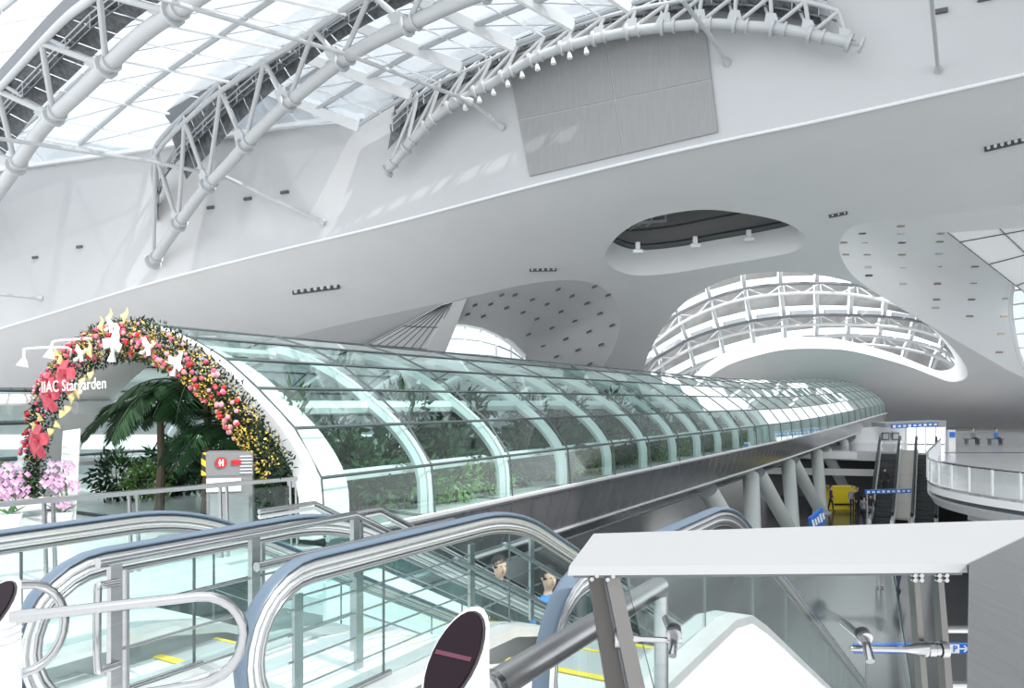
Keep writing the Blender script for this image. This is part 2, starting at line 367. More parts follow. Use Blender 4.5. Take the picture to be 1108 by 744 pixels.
# gridded glazing at the two leaf recesses
def grid_wall(parent, quad, nu, nv, back, bar, wd, bars=True):
    """quad: 4 world points; panels and bars"""
    a, b, c, d = quad; pt = lambda u, v: (a.lerp(b, u)).lerp(d.lerp(c, u), v)
    nrm = (b - a).cross(d - a).normalized()
    if nrm.y > 0: nrm = -nrm
    for i in range(nu):
        for j in range(nv):
            e = 0.01; m = MB(); m.slab([pt((i + e) / nu, (j + e) / nv), pt((i + 1 - e) / nu, (j + e) / nv), pt((i + 1 - e) / nu, (j + 1 - e) / nv), pt((i + e) / nu, (j + 1 - e) / nv)], -nrm * 0.08); m.build('panel', back, parent)
    for i in range(nu + 1):
        m = MB(); m.beam(pt(i / nu, 0) + nrm * .05, pt(i / nu, 1) + nrm * .05, wd, wd, nrm); m.build('mullion', bar, parent)
    for j in range(nv + 1):
        m = MB(); m.beam(pt(0, j / nv) + nrm * .05, pt(1, j / nv) + nrm * .05, wd, wd, nrm); m.build('mullion', bar, parent)
gw = thing('gridded_panel_wall', 'grey panel wall with dark grid lines left of the leaf recess', 'panel wall', P(430, 390, 95), kind='structure')
gp = lambda x, y, k=.05: P(x, y, YS(x, y) + k * dist_to(LLEAF, x, y) - .2)
grid_wall(gw, [gp(366, 390), gp(452, 398), gp(489, 327), gp(478, 330)], 7, 3, 'recess', 'mullion', 0.06)
mb = MB(); mb.slab([gp(450, 400, .03), gp(474, 400, .03), gp(505, 323, .03), gp(488, 327, .03)], V(0, 0.3, 0)); mb.build('fin', 'recess', gw)
ww = thing('window_1', 'bright arched window with white posts above the glass tunnel', 'window', P(520, 392, 97), kind='structure')
cols = [(470, 352), (486, 350), (503, 351), (520, 354), (537, 361), (553, 371), (568, 386)]
for i in range(6):
    (x0, y0), (x1, y1) = cols[i], cols[i + 1]
    for j in range(3):
        f0, f1 = j / 3, (j + 1) / 3; b0 = y0 + (398 - y0) * f0; b1 = y0 + (398 - y0) * f1; c0 = y1 + (398 - y1) * f0; c1 = y1 + (398 - y1) * f1
        m = MB(); m.slab([P(x0, b0, 88.5), P(x1, c0, 88.5), P(x1, c1, 88.5), P(x0, b1, 88.5)], V(0, .1, 0)); m.build('pane', 'window_glass', ww)
    m = MB(); m.beam(P(x0, y0, 88.3), P(x0, 400, 88.3), 0.35 if i in (1, 4) else .15, .2); m.build('post', 'white_steel', ww)
m = MB(); m.tube([P(x, y, 88.2) for x, y in cols], .3, 6); m.build('frame', 'white_steel', ww, True)
for j in (1, 2):
    m = MB(); m.tube([P(x, y + (398 - y) * j / 3, 88.3) for x, y in cols], .1, 5); m.build('transom', 'grey_steel', ww)
gr = thing('panel_gable', 'pale panel wall with dark grid lines in the right leaf recess', 'panel wall', P(1100, 300, 66), kind='structure')
grid_wall(gr, [P(1006, 236, 62.5), P(1180, 372, 72), P(1240, 300, 68), P(1240, 208, 60)], 6, 4, 'recess', 'mullion', 0.055)
wr = thing('window_2', 'slice of bright curved window at the right edge of the recess', 'window', P(1110, 400, 75), kind='structure')
edge = catmull([P(1097, 303, 71), P(1093, 330, 72.5), P(1097, 362, 74), P(1106, 392, 76), P(1130, 425, 78)], 4)
far = [p + V(7, 1, 1.0) for p in edge]
for i in range(0, len(edge) - 1, 2):
    m = MB(); m.slab([edge[i], edge[i + 2], far[i + 2], far[i]], V(0, .08, 0)); m.build('pane', 'window_glass', wr)
    m = MB(); m.beam(edge[i], far[i], .15, .15); m.build('transom', 'white_steel', wr)
m = MB(); m.tube(edge, .22, 6); m.build('frame', 'white_steel', wr, True)
# fittings on the wall and soffit
for i, (x, y) in enumerate([(38, 278.5), (86, 267), (228, 224.5), (268, 215), (308, 208), (1017, 12), (1067, -2)]):
    m = MB(); q = onwall(x, y, 0.1); ax = (V(0, 0, 1).cross(WALLN), WALLN, V(0, 0, 1)); m.box(q, 0.85, 0.2, 0.26, ax)
    o = m.build('wall_vent', 'slot'); tag(o, ['small black slot vent on white wall, leftmost of all', 'small black slot vent on white wall, second from left edge', 'small black slot vent just right of the second truss foot', 'middle black slot vent of three right of the truss foot', 'upper right black slot vent of three beside the tie rod', 'small dark vent beside the thin pole at upper right', 'tiny dark vent at the top right edge of the wall'][i], 'vent', 'slot vents on the upper wall')
def strip_light(a, b, n, label, hgt):
    pa, pb = onsoffit(*a, .1), onsoffit(*b, .1); t = thing('recessed_light_strip', label, 'light fitting', pa.lerp(pb, .5), 'recessed light strips in the soffit')
    m = MB(); m.beam(pa, pb, 0.25, hgt); m.build('housing', 'black', t)
    for k in range(n):
        m = MB(); m.ball(pa.lerp(pb, (k + .5) / n) + V(0, -.12, 0), hgt * .36, 8, 5, (1, .5, 1)); m.build('lamp', 'grey_steel', t, True)
strip_light((317, 315.5), (367, 309), 7, 'long black recessed light strip above the tunnel entrance', .62)
strip_light((1065, 161), (1125, 147), 8, 'black recessed light strip with round lamps at right edge', .42)
strip_light((573, 292), (602, 291.5), 5, 'short dark light strip left of the oval opening', .28)
strip_light((897, 234), (917, 230), 3, 'short brownish light strip right of the oval opening', .25)
# acoustic panels
QA = [(549, 62), (762, 22), (777, 143), (573.5, 191)]
t = thing('acoustic_wall_panel', 'large grey perforated panel set into the white wall under the truss', 'wall panel', onwall(676, 170))
def qa(u, v):
    a = Vector(QA[0]).lerp(Vector(QA[1]), u); b = Vector(QA[3]).lerp(Vector(QA[2]), u); q = a.lerp(b, v); return onwall(q.x, q.y, .06)
m = MB(); m.slab([qa(.003, .004), qa(.997, .004), qa(.997, .996), qa(.003, .996)], WALLN * .05); m.build('backing', 'seam', t)
for (u0, u1) in ((0, .497), (.503, 1)):
    for (v0, v1) in ((0, .525), (.535, 1)):
        m = MB(); m.slab([qa(u0, v0), qa(u1, v0), qa(u1, v1), qa(u0, v1)], WALLN * .12); m.build('panel', 'acoustic', t)
# ------------------------------------------------------------------ far vault seen through the arched opening
fv = thing('far_vault_roof', 'bright shaded vault roof with white ribs seen through the arched opening', 'roof', P(880, 400, 140), kind='structure')
rows = [[(660, 372), (720, 318), (780, 292), (850, 280), (920, 282), (990, 300), (1060, 345), (1090, 400)],
        [(670, 385), (730, 336), (790, 311), (850, 303), (920, 305), (985, 324), (1045, 365), (1075, 410)],
        [(680, 402), (735, 366), (790, 347), (850, 338), (920, 337), (985, 343), (1030, 364), (1066, 415)],
        [(690, 425), (740, 397), (790, 378), (850, 363), (920, 358), (985, 366), (1030, 385), (1060, 425)],
        [(700, 450), (750, 420), (795, 400), (850, 388), (920, 388), (985, 400), (1025, 425), (1050, 450)]]
YR = [128, 133, 139, 145, 151]; NU = 13
C3 = [resample(catmull([P(x, y, YR[r]) for x, y in rw], 6), NU) for r, rw in enumerate(rows)]
for r in range(4):
    for i in range(NU - 1):
        a, b, c, d = C3[r][i], C3[r][i + 1], C3[r + 1][i + 1], C3[r + 1][i]
        mid = a.lerp(d, .5).lerp(b.lerp(c, .5), .5); bow = V(0, -.1, .9)
        m = MB(); z0_, z1_ = .10, .80; q_ = lambda u, v: a.lerp(d, v).lerp(b.lerp(c, v), u); L0 = [q_(.04, z0_), q_(.04, .45) + bow, q_(.04, z1_)]; L1 = [q_(.96, z0_), q_(.96, .45) + bow, q_(.96, z1_)]
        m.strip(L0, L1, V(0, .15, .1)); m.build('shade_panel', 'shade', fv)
for i in range(NU):
    m = MB(); m.tube(catmull([C3[r][i] + V(0, -1.2, -.3) for r in range(5)], 3), .32, 6); m.build('rib', 'truss_paint', fv, True)
for r in range(5):      # daylight glazing between the shade rows
    m = MB(); m.strip([p + V(0, 2.2, .2) for p in C3[r]], [p + V(0, 3.2, 1.5) for p in C3[r]], V(0, .1, 0)); m.build('clerestory', 'window_glass', fv)
for r in (1, 2, 3):
    off = V(0, -2.4, -1.0); A = [p + off for p in C3[r]]; B = [p + off + V(0, -.6, -1.7) for p in C3[r]]
    m = MB(); m.tube(catmull(A, 3), .3, 6); m.build('truss_chord', 'dark_steel' if r != 3 else 'grey_steel', fv, True)
    m = MB(); m.tube(catmull(B, 3), .28, 6); m.build('truss_chord', 'truss_paint', fv, True)
    for i in range(NU - 1):
        mid = B[i].lerp(B[i + 1], .5); m = MB(); m.tube([A[i], mid, A[i + 1]], .16, 5).tube([A[i], B[i]], .16, 5); m.build('truss_web', 'truss_paint', fv, True)
    if r == 2:
        for i in range(NU - 1):
            m = MB(); m.beam(A[i].lerp(A[i + 1], .15) + V(0, .3, .5), A[i].lerp(A[i + 1], .8) + V(0, .3, .5), .8, 1.1); m.build('duct', 'grey_steel', fv)
sill = [onsoffit(x, y) + LIP * 1.6 for x, y in ARCHW if y > 376 and x > 760]
m = MB(); sl = catmull([P(x, y, YS(x, y) + 2.7) for x, y in [(760, 415), (790, 396), (817, 387), (850, 380), (890, 379), (924, 382), (977, 396), (1008, 408), (1029, 415), (1048, 412)]], 4)
m.strip([p + V(0, 0, -.4) for p in sl], [p + V(0, 3, 1.0 - .55 * math.sin(PI * i / len(sl))) for i, p in enumerate(sl)], V(0, .4, 0)); m.build('sill', 'truss_paint', fv, 60)
# ------------------------------------------------------------------ skylight and its trusses
def lerp_depth(pts, y0, y1):
    """pixel polyline -> 3-D curve, distance running from y0 at the foot to y1 at the last point"""
    n = len(pts); ls = [0]
    for a, b in zip(pts, pts[1:]): ls.append(ls[-1] + math.hypot(b[0] - a[0], b[1] - a[1]))
    return [P(x, y, 1 / ((1 - l / ls[-1]) / y0 + l / ls[-1] / y1)) for (x, y), l in zip(pts, ls)]
TR = {
 1: dict(lo=[(-95, 330), (-40, 258), (0, 205), (45, 140), (91, 95), (148, 42), (197, 8), (290, -50), (400, -105)], up=[(-150, 268), (-60, 160), (0, 95), (61, 30), (98, 0), (180, -62), (290, -130)], y0=88, y1=40, r=.55),
 2: dict(lo=[(166, 283), (212, 216), (243, 182), (288, 133), (337, 91), (390, 53), (461, 18), (520, -7), (640, -48), (740, -75)], up=[(172, 218), (166, 172), (212, 121), (261, 83), (315, 49), (375, 8), (440, -28), (560, -82), (660, -115)], y0=74, y1=40, r=.47),
 3: dict(lo=[(419, 185), (455, 143), (484, 117), (536, 88), (569, 68), (608, 52), (656, 39), (705, 31), (765, 26), (804, 28), (842, 31), (881, 38), (918, 46)], up=[(429, 121), (452, 104), (478, 88), (526, 67), (562, 49), (600, 35), (656, 18), (700, 8), (765, -4), (804, -6), (842, -3), (881, 4), (908, 12)], y0=61.5, y1=47.5, r=.34),
}
LO, UP = {}, {}
labels = {1: 'big white arched roof truss at the far upper left', 2: 'white arched roof truss in the middle with a stepped catwalk', 3: 'white arched edge truss curving over the grey wall panel'}
for k, d in TR.items():
    lo = catmull(lerp_depth(d['lo'], d['y0'], d['y1']), 6); up = catmull(lerp_depth(d['up'], d['y0'] - 1, d['y1']), 6)
    LO[k], UP[k] = lo, up; r = d['r']
    t = thing('roof_truss', labels[k], 'roof truss', lo[0], 'arched roof trusses under the skylight')
    m = MB(); m.tube(lo, r, 12); lc = m.build('lower_chord', 'truss_paint', t, True)
    m = MB(); m.tube(up, r * .42, 10); m.build('upper_chord', 'truss_paint', t, True)
    # second, darker upper chord lying farther back, so that the truss is three-sided
    bk = V(-1.0, 2.2, 1.4) if k != 3 else V(-.3, 1.2, 1.0)
    up2 = [p + bk for p in up]; m = MB(); m.tube(up2, r * .5, 8); m.build('upper_chord', 'grey_steel', t, True)
    n = 10 if k != 3 else 16
    A, B, B2 = resample(lo, n), resample(up, n), resample(up2, n)
    for i in range(n):
        q = A[i]; tn = (A[min(i + 1, n - 1)] - A[max(i - 1, 0)]).normalized()
        m = MB(); m.tube([q - tn * .1, q + tn * .1], r * 1.55, 12); m.build('collar', 'truss_paint', lc, True)
        m = MB(); m.tube([q + tn * .8 - tn * .07, q + tn * .8 + tn * .07], r * 1.35, 12); m.build('collar', 'truss_paint', lc, True)
        upv = (B[i] - A[i]).normalized()
        m = MB(); m.slab([q - tn * r * 1.5 + upv * r * .6, q + tn * r * 1.5 + upv * r * .6, q + tn * r * .9 + upv * r * 2.6, q - tn * r * .9 + upv * r * 2.6], tn.cross(upv) * .2); m.build('gusset', 'truss_paint', lc)
        if i > 0:
            m = MB(); m.tube([A[i], B[i]], r * .40, 8); m.build('strut', 'truss_paint', t, True)
            m = MB(); m.tube([A[i - 1], B[i]], r * .40, 8); m.build('strut', 'truss_paint', t, True)
            m = MB(); m.tube([A[i], B2[i]], r * .30, 6); m.build('strut', 'grey_steel', t, True)
            m = MB(); m.tube([B[i - 1], B2[i]], r * .22, 6).tube([B[i], B2[i]], r * .22, 6); m.build('bracing', 'grey_steel', t, True)
    # maintenance walkway between the chords
    W0 = [a.lerp(b, .62) + bk * .45 for a, b in zip(resample(lo, 60), resample(up, 60))]
    W1 = [p + V(-.6, 1.8, 1.1) if k != 3 else p + V(-.2, 1.0, .75) for p in W0]
    m = MB(); m.strip(W0, W1, V(0, 0, -.12)); wk = m.build('walkway', 'catwalk', t)
    for e in (W0, W1):
        m = MB(); m.tube([p + V(0, 0, 1.0) for p in e[::3]], .07, 5).tube([p + V(0, 0, .5) for p in e[::3]], .05, 5)
        for p in e[::3]: m.tube([p, p + V(0, 0, 1.0)], .05, 4)
        m.build('handrail', 'grey_steel', wk)
    for i in range(0, 58, 2):
        m = MB(); m.beam(W0[i] + V(0, 0, .12), W1[i] + V(0, 0, .12), .35, .12); m.build('tread', 'dark_steel', wk)
    PA = [a.lerp(b, .24) + bk * 1.05 for a, b in zip(resample(lo, 60), resample(up, 60))]; PB = [p + bk * 1.05 for p in resample(up, 60)]
    for i in range(10 if k == 2 else 0, 58, 2):
        m = MB(); m.strip([PA[i], PA[i + 1], PA[i].lerp(PA[i + 2], .94)], [PB[i], PB[i + 1], PB[i].lerp(PB[i + 2], .94)], V(0, .06, 0)); m.build('grating', 'catwalk', wk)
    # dark boxed gutter above the truss
    G0 = [p + bk * .95 + V(0, 0, .25) for p in resample(up, 40)][7 if k == 2 else 0:]
    m = MB(); m.strip(G0, [p + (V(-1.1, 1.2, 1.2) if k != 3 else V(-.4, .7, .8)) for p in G0], V(0, 0, .3)); m.build('gutter', 'dark_steel', t, 50)
    # end plate at the foot
    tn = (A[1] - A[0]).normalized(); m = MB(); m.tube([A[0] - tn * .15, A[0]], r * 1.7, 14); m.build('foot_plate', 'truss_paint', lc, True)
    if k == 3:
        tn = (A[-1] - A[-2]).normalized(); m = MB(); m.tube([A[-1], A[-1] + tn * .15], r * 1.7, 14).tube([A[-1], A[-1] + tn * .8], [r * .5, r * .2], 8); m.build('foot_plate', 'truss_paint', lc, True)
# small spotlights under the edge truss
for i in range(9):
    q = resample(LO[3], 30)[7 + i]; t = thing('truss_spotlight', 'small white spotlight clamped under the edge truss', 'spotlight', q + V(0, -.1, -.95), 'spotlights under the edge truss')
    m = MB(); m.tube([q + V(0, -.1, -.38), q + V(0, -.1, -.6)], .05, 6); m.build('bracket', 'grey_steel', t); m = MB(); m.tube([q + V(0, -.1, -.55), q + V(.05, -.15, -.95)], [.12, .2], 8); m.build('lamp_head', 'sign_white', t, True)
# glazing: panes between the truss lines
sk = thing('window_3', 'glass skylight of white glazing bars over the arched trusses', 'skylight', P(150, 170, 72), kind='structure')
def nodes(pts, y0, y1):
    n = len(pts); return [P(x, y, 1 / ((1 - k / (n - 1)) / y0 + k / (n - 1) / y1)) for k, (x, y) in enumerate(pts)]
N2 = [(159, 166), (207, 123), (258, 85), (315, 49), (375, 8), (440, -30), (510, -64), (600, -100)]
N1 = [(-45, 130), (10, 80), (48, 43), (95, 3), (150, -40), (210, -84), (280, -128), (370, -170)]
N0 = [(-250, 92), (-190, 38), (-148, -2), (-98, -45), (-40, -90), (25, -136), (100, -182), (190, -228)]
N2B = [(262, 82), (312, 50), (366, 14), (426, -20), (490, -52), (560, -84), (640, -112), (740, -142)]
N3 = [(389, 132), (445, 97), (500, 67), (558, 44), (621, 21), (682, 1), (760, -22), (850, -42)]
bays = [(nodes(N0, 92, 46), nodes(N1, 84, 42)), (nodes(N1, 84, 42), nodes(N2, 76, 42)), (nodes(N2B, 70, 41), nodes(N3, 62.6, 45))]
NV = 8; SUB = 3; fine = 2
for bi, (A0, B0) in enumerate(bays):
    A, B = catmull(A0, fine), catmull(B0, fine)
    pt = lambda u, v: A[v].lerp(B[v], u)
    for i in range(SUB):
        for j in range(len(A) - 1):
            e = .012; m = MB(); m.slab([pt(i / SUB + e, j), pt((i + 1) / SUB - e, j), pt((i + 1) / SUB - e, j + 1), pt(i / SUB + e, j + 1)], V(0, 0, .1)); m.build('pane', 'sky_glass', sk)
    for i in range(1, SUB):
        m = MB(); m.tube([pt(i / SUB, j) + V(0, 0, -.3) for j in range(len(A))], .21, 6); m.build('glazing_bar', 'grey_steel', sk, True)
    for i in (0, SUB):
        m = MB(); m.tube([pt(i / SUB, j) + V(0, 0, -.2) for j in range(len(A))], .16, 6); m.build('glazing_bar', 'grey_steel', sk, True)
    for j in range(len(A)):
        main = j % fine == 0; m = MB(); a, c = pt(0, j) + V(0, 0, -.45), pt(1, j) + V(0, 0, -.45)
        if main and bi == 2: m.beam(a, c, .35, .75)
        elif main: m.tube([a, c], .13, 6)
        else: m.tube([a, c], .07, 5)
        m.build('purlin', 'white_steel', sk)
        if main and j < len(A) - 1:
            m = MB()
            for i in range(SUB): m.tube([pt(i / SUB, j) + V(0, 0, -.35), pt((i + 1) / SUB, j + fine) + V(0, 0, -.35)], .045, 4)
            m.build('tension_rod', 'grey_steel', sk)
    if bi == 2:      # lowest corner of the last bay, down to the wall
        foot_ = [onwall(190, 152), onwall(303, 138), onwall(390, 126)]; side_ = [P(170, 150, 74), P(212, 118, 72), A[0]]
        for (a, c, d_, e_) in ((foot_[0], foot_[1], side_[1], side_[0]), (foot_[1], foot_[2], B[0], A[0])):
            m = MB(); m.slab([a, c, d_, e_], V(0, 0, .1)); m.build('pane', 'sky_glass', sk)
        m = MB(); m.slab([foot_[1], A[0], side_[1]], V(0, 0, .1)); m.build('pane', 'sky_glass', sk)
        for k in range(4): m = MB(); m.tube([foot_[1].lerp(foot_[2], k / 4), A[0].lerp(B[0], k / 4)], .12, 6); m.build('glazing_bar', 'grey_steel', sk, True)
ft = [onwall(-200, 214, .3), onwall(0, 184, .3), onwall(159, 161, .3), onwall(303, 137, .3), onwall(392, 125, .3)]
fp = nodes(N0, 92, 46)[0], nodes(N1, 84, 42)[0], nodes(N2, 76, 42)[0]
for k in range(2):
    for i in range(3):
        m = MB(); u0, u1 = i / 3 + .01, (i + 1) / 3 - .01; m.slab([ft[k].lerp(ft[k + 1], u0), ft[k].lerp(ft[k + 1], u1), fp[k].lerp(fp[k + 1], u1), fp[k].lerp(fp[k + 1], u0)], V(0, 0, .1)); m.build('pane', 'sky_glass', sk)
# wind-bracing frame at the foot of the glazing
m = MB()
for a, c in zip(ft, ft[1:]): m.beam(a, c, .5, .35)
m.build('frame', 'white_steel', sk)
# tie rods
def rod(pts, label, r=.16, collar=None):
    t = thing('tie_rod', label, 'tie rod', pts[-1], 'long white tie rods'); m = MB(); m.tube(pts, r, 8); m.build('rod', 'truss_paint', t, True)
    m = MB(); dd = (pts[-1] - pts[-2]).normalized(); m.tube([pts[-1] - dd * .5, pts[-1]], [r * 1.3, r * 2.2], 8); m.build('end_socket', 'truss_paint', t, True)
rod([P(-60, 141, 56), P(0, 150, 60), P(159, 174, 66), P(243, 191, 68)], 'long white tie rod from the left edge to the middle truss', .17)
rod([P(243, 191, 67), onwall(352, 242, 0)], 'white tie rod from the middle truss down to the wall', .17)
rod([P(150, -9, 44), P(178, 0, 45), P(379, 60, 52), P(510, 110, 57.5)], 'long white tie rod crossing from top left to the edge truss', .15)
rod([P(510, 110, 57.5), onwall(544, 138)], 'short white rod from the edge truss to the wall left of the grey panel', .15)
rod([P(738, 0, 47), P(768, 38, 50), onwall(787, 68)], 'white rod passing the edge truss near the grey panel corner', .14)
rod([P(1007, -20, 40), P(1008, 0, 41), onwall(1015, 76)], 'lone thin pole on the bare wall at upper right', .12)
rod([P(-20, 316, 78), P(0, 318.5, 79), onwall(45, 323)], 'thin rod poking in at the left edge below the truss', .14)
m = MB(); m.slab([V(34, -30, 33), V(120, -30, 33), V(120, 60, 33), V(16, 60, 33), V(16, -3, 33), V(34, -3, 33)], V(0, 0, .5)); structure('shade_roof', m, 'recess', 'unseen white roof added to shade the right side of the hall', 'ceiling')  # unseen roof, added to shade the right wall; notch lets sun reach the foreground
# ------------------------------------------------------------------ glass garden tunnel
R0 = V((352 - CX) / F * 12, 12, 0); TSTR, RC, BAY, NB = 80.0, 15.0, 2.88, 33
def TF(t):
    if t <= TSTR: return R0 + D * t, NN, D
    a = (t - TSTR) / RC; c = R0 + D * TSTR - NN * RC; q = Matrix.Rotation(a, 3, 'Z'); return c + (q @ NN) * RC, q @ NN, q @ D
def sst(t, a, b): k = max(0, min(1, (t - a) / (b - a))); return k * k * (3 - 2 * k)
def TP(t, s, z):
    o, n, d = TF(t); k = sst(t, 34, 88); return o + n * (s + 1.5 * k) + V(0, 0, z + .95 * k)
PR = [(0, -2.12), (-.08, -1.2), (-.66, -.43), (-1.52, .22), (-2.32, .73), (-3.28, 1.14), (-4.3, 1.40)]
PL = [(-8.6 - s, z) for s, z in PR]
BEL = [(.03, -2.15), (-.35, -3.3), (-2.2, -4.3), (-4.3, -4.5)]
BELL = [(-8.6 - s, z) for s, z in BEL]
FULL = PR + PL[::-1][1:]
FS = [(p.x, p.y) for p in catmull([V(s, z, 0) for s, z in FULL], 4)]
tun = thing('glass_tunnel', 'long green glass garden tunnel on a steel belly running into the distance', 'glass tunnel', TP(0, -4.3, -2.3))
ts = [i * BAY for i in range(NB + 1)]
for i in range(NB):
    t0, t1 = ts[i] + .03, ts[i + 1] - .03
    for side, prof in ((0, PR), (1, PL)):
        if side and i > 11: continue
        for r in range(6):
            (s0, z0), (s1, z1) = prof[r], prof[r + 1]; e = .02
            a = (s0 + (s1 - s0) * e, z0 + (z1 - z0) * e); b = (s1 + (s0 - s1) * e, z1 + (z0 - z1) * e)
            m = MB(); q = [TP(t0, *a), TP(t1, *a), TP(t1, *b), TP(t0, *b)]; m.quad(*q); o = m.build('glass_pane', 'tube_glass', tun)
m = MB()
for i in range(12, NB):
    for r in range(6):
        (s0, z0), (s1, z1) = PL[r], PL[r + 1]; m.quad(TP(ts[i], s0, z0), TP(ts[i + 1], s0, z0), TP(ts[i + 1], s1, z1), TP(ts[i], s1, z1))
o = m.build('glass_pane', 'tube_glass', tun); o['kind'] = 'stuff'
for i in range(NB + 1):      # black joints across, white ribs inside
    m = MB(); m.tube([TP(ts[i], s, z) for s, z in FULL], .024, 4); m.build('joint', 'mullion', tun)
    if i:
        m = MB(); inn = [(-4.3 + (s + 4.3) * .93, -2.2 + (z + 2.2) * .90) for s, z in FS]; m.tube([TP(ts[i] + .1, s, z) for s, z in inn], .15, 8); m.build('rib', 'white_steel', tun, True)
dense = [t for t in ts if t <= TSTR] + [TSTR + k * 1.5 for k in range(0, 12) if TSTR + k * 1.5 <= ts[-1]]; dense = sorted(set(dense))
for k, (s, z) in enumerate(FULL):
    m = MB(); m.tube([TP(t, s, z) for t in dense], .028, 4); m.build('rail', 'mullion' if k not in (0, 12) else 'white_steel', tun)
for s, z, r in ((-1.75, -.12, .14), (-6.85, -.12, .14), (-.75, -1.3, .1), (-7.85, -1.3, .1), (-4.3, 1.0, .1)):
    m = MB(); m.tube([TP(t, s, z) for t in dense], r, 7); m.build('pipe', 'white_steel', tun, True)
for i in range(NB):          # steel belly panels
    for prof in (BEL, BELL):
        for r in range(3):
            if prof is BELL and i > 5: continue
            (s0, z0), (s1, z1) = prof[r], prof[r + 1]; k = 3; nh = 3 if (r == 0 and prof is BEL and i < 14) else 1
            for hh in range(nh):
                m = MB(); t0, t1 = ts[i] + BAY * hh / nh + .012, ts[i] + BAY * (hh + 1) / nh - .012; bl_ = (.10 if r < 2 else .02)
                A, B = ([TP(tt_, s0 + (s1 - s0) * j / k, z0 + (z1 - z0) * j / k - bl_ * math.sin(PI * j / k)) for j in range(k + 1)] for tt_ in (t0, t1))
                m.ribbon(A, B); m.build('belly_panel', 'belly', tun, 60)
for s, z in ((0.05, -2.15), (-.35, -3.32), (-2.2, -4.33)):
    m = MB(); m.tube([TP(t, s, z) for t in dense], .055, 5); m.build('trim_line', 'belly_light', tun)
m = MB(); m.ribbon([TP(t, -.25, -2.2) for t in dense], [TP(t, -8.35, -2.2) for t in dense]); m.build('deck', 'floor_light', tun)
# white end arch
m = MB(); fa = [TP(-.05, s, z) for s, z in FS]; fb = [TP(-.05, -4.3 + (s + 4.3) * .935, -2.4 + (z + 2.4) * .93) for s, z in FS]
m.strip(fa, fb, -D * .22); m.build('end_arch', 'cladding_white', tun, 50)
m = MB(); m.ribbon([p for p in fb], [p + D * .9 for p in fb]); m.build('arch_lining', 'recess', tun, 60)
# V-shaped columns under the tunnel
def v_column(t, label):
    b = TP(t, .25, 0); b.z = Z_LOW; c = thing('v_column', label, 'column', b, 'pale round columns under the glass tunnel')
    for k in (-1, 1):
        m = MB(); m.tube([b + D * (k * .2), TP(t + k * (2.8 if k < 0 else 4.8), -1.0, -3.9)], [.36, .42], 14); m.build('leg', 'concrete', c, True)
    m = MB(); m.tube([b + V(0, 0, 0), b + V(0, 0, .12)], .6, 16); m.build('base', 'concrete', c, True)
v_column(27, 'nearest visible pale V-shaped column under the tunnel')
v_column(36.3, 'pale V-shaped column left of the yellow booth, second nearest')
v_column(45.3, 'third nearest pale V-shaped column behind the yellow booth')
v_column(56, 'pale V-shaped column near the tunnel nose, last but one')
v_column(67, 'farthest pale V-shaped column under the tunnel nose')
# low glazed wall of the garden beyond the entrance, at left
lg = thing('garden_side_glazing', 'low curved glass wall with white ribs left of the flowered entrance', 'glass wall', TP(-6, -8.6, -2.3))
for i in range(5):
    t1, t0 = -i * 2.4 - .2, -(i + 1) * 2.4 - .2
    for r in range(3):
        (s0, z0), (s1, z1) = PL[r], PL[r + 1]; m = MB(); m.quad(TP(t0 + .03, s0, z0), TP(t1 - .03, s0, z0), TP(t1 - .03, s1, z1), TP(t0 + .03, s1, z1)); m.build('glass_pane', 'tube_glass', lg)
    m = MB(); m.tube(catmull([TP(t0, s, z) for s, z in [(-8.35, -2.2), (-8.3, -1.2), (-7.8, -.4), (-7.1, .1)]], 4), .17, 8); m.build('rib', 'white_steel', lg, True)
for r, (s, z) in enumerate(PL[:4]):
    m = MB(); m.tube([TP(-12.5, s, z), TP(-.2, s, z)], .05, 5); m.build('rail', 'mullion', lg)
for s, z in ((-7.2, .05), (-8.2, -1.5), (-7.0, -2.0)):
    m = MB(); m.tube([TP(-12.5, s, z), TP(-.2, s, z)], .13, 8); m.build('pipe', 'white_steel', lg, True)
m = MB(); m.slab([TP(-13, -8.7, -2.35), TP(-13, .3, -2.35), TP(-.1, .3, -2.35), TP(-.1, -8.7, -2.35)], V(0, 0, .1)); structure('floor_garden', m, 'floor_light', 'pale landing floor in front of the garden entrance', 'floor')
# ------------------------------------------------------------------ plants
for nm, c1_, c2_ in (('leaf_dark', (.012, .045, .016), (.03, .085, .03)), ('leaf_mid', (.04, .13, .03), (.075, .20, .05)), ('leaf_light', (.13, .28, .06), (.22, .38, .10)), ('fir', (.006, .022, .012), (.018, .05, .02))): leafmat(nm, c1_, c2_)
mat('bark', (.13, .10, .07), .8); mat('soil', (.10, .075, .05), .9)
mat('gold', (.75, .55, .12), .3, .6); mat('gold_pale', (.78, .66, .30), .4, .3); mat('red_ball', (.50, .012, .02), .2); mat('pink_ball', (.62, .09, .18), .2); mat('rose_ball', (.70, .30, .36), .25)
mat('hibiscus', (.44, .035, .075), .5, noise=(9, (.52, .09, .11))); mat('dove', (.92, .92, .92), .6); mat('orchid', (.52, .27, .46), .5, noise=(12, (.66, .46, .62))); mat('pot', (.75, .75, .76), .4)
def leaf(mb_, p, d, n, l, w, mi=0):
    s = d.cross(n).normalized() * w / 2; mb_.add([p, p + d * l * .45 + s, p + d * l, p + d * l * .45 - s], [(0, 1, 2, 3)], mi)
def rv(): 
    while True:
        v = V(random.uniform(-1, 1), random.uniform(-1, 1), random.uniform(-1, 1))
        if .05 < v.length < 1: return v.normalized()
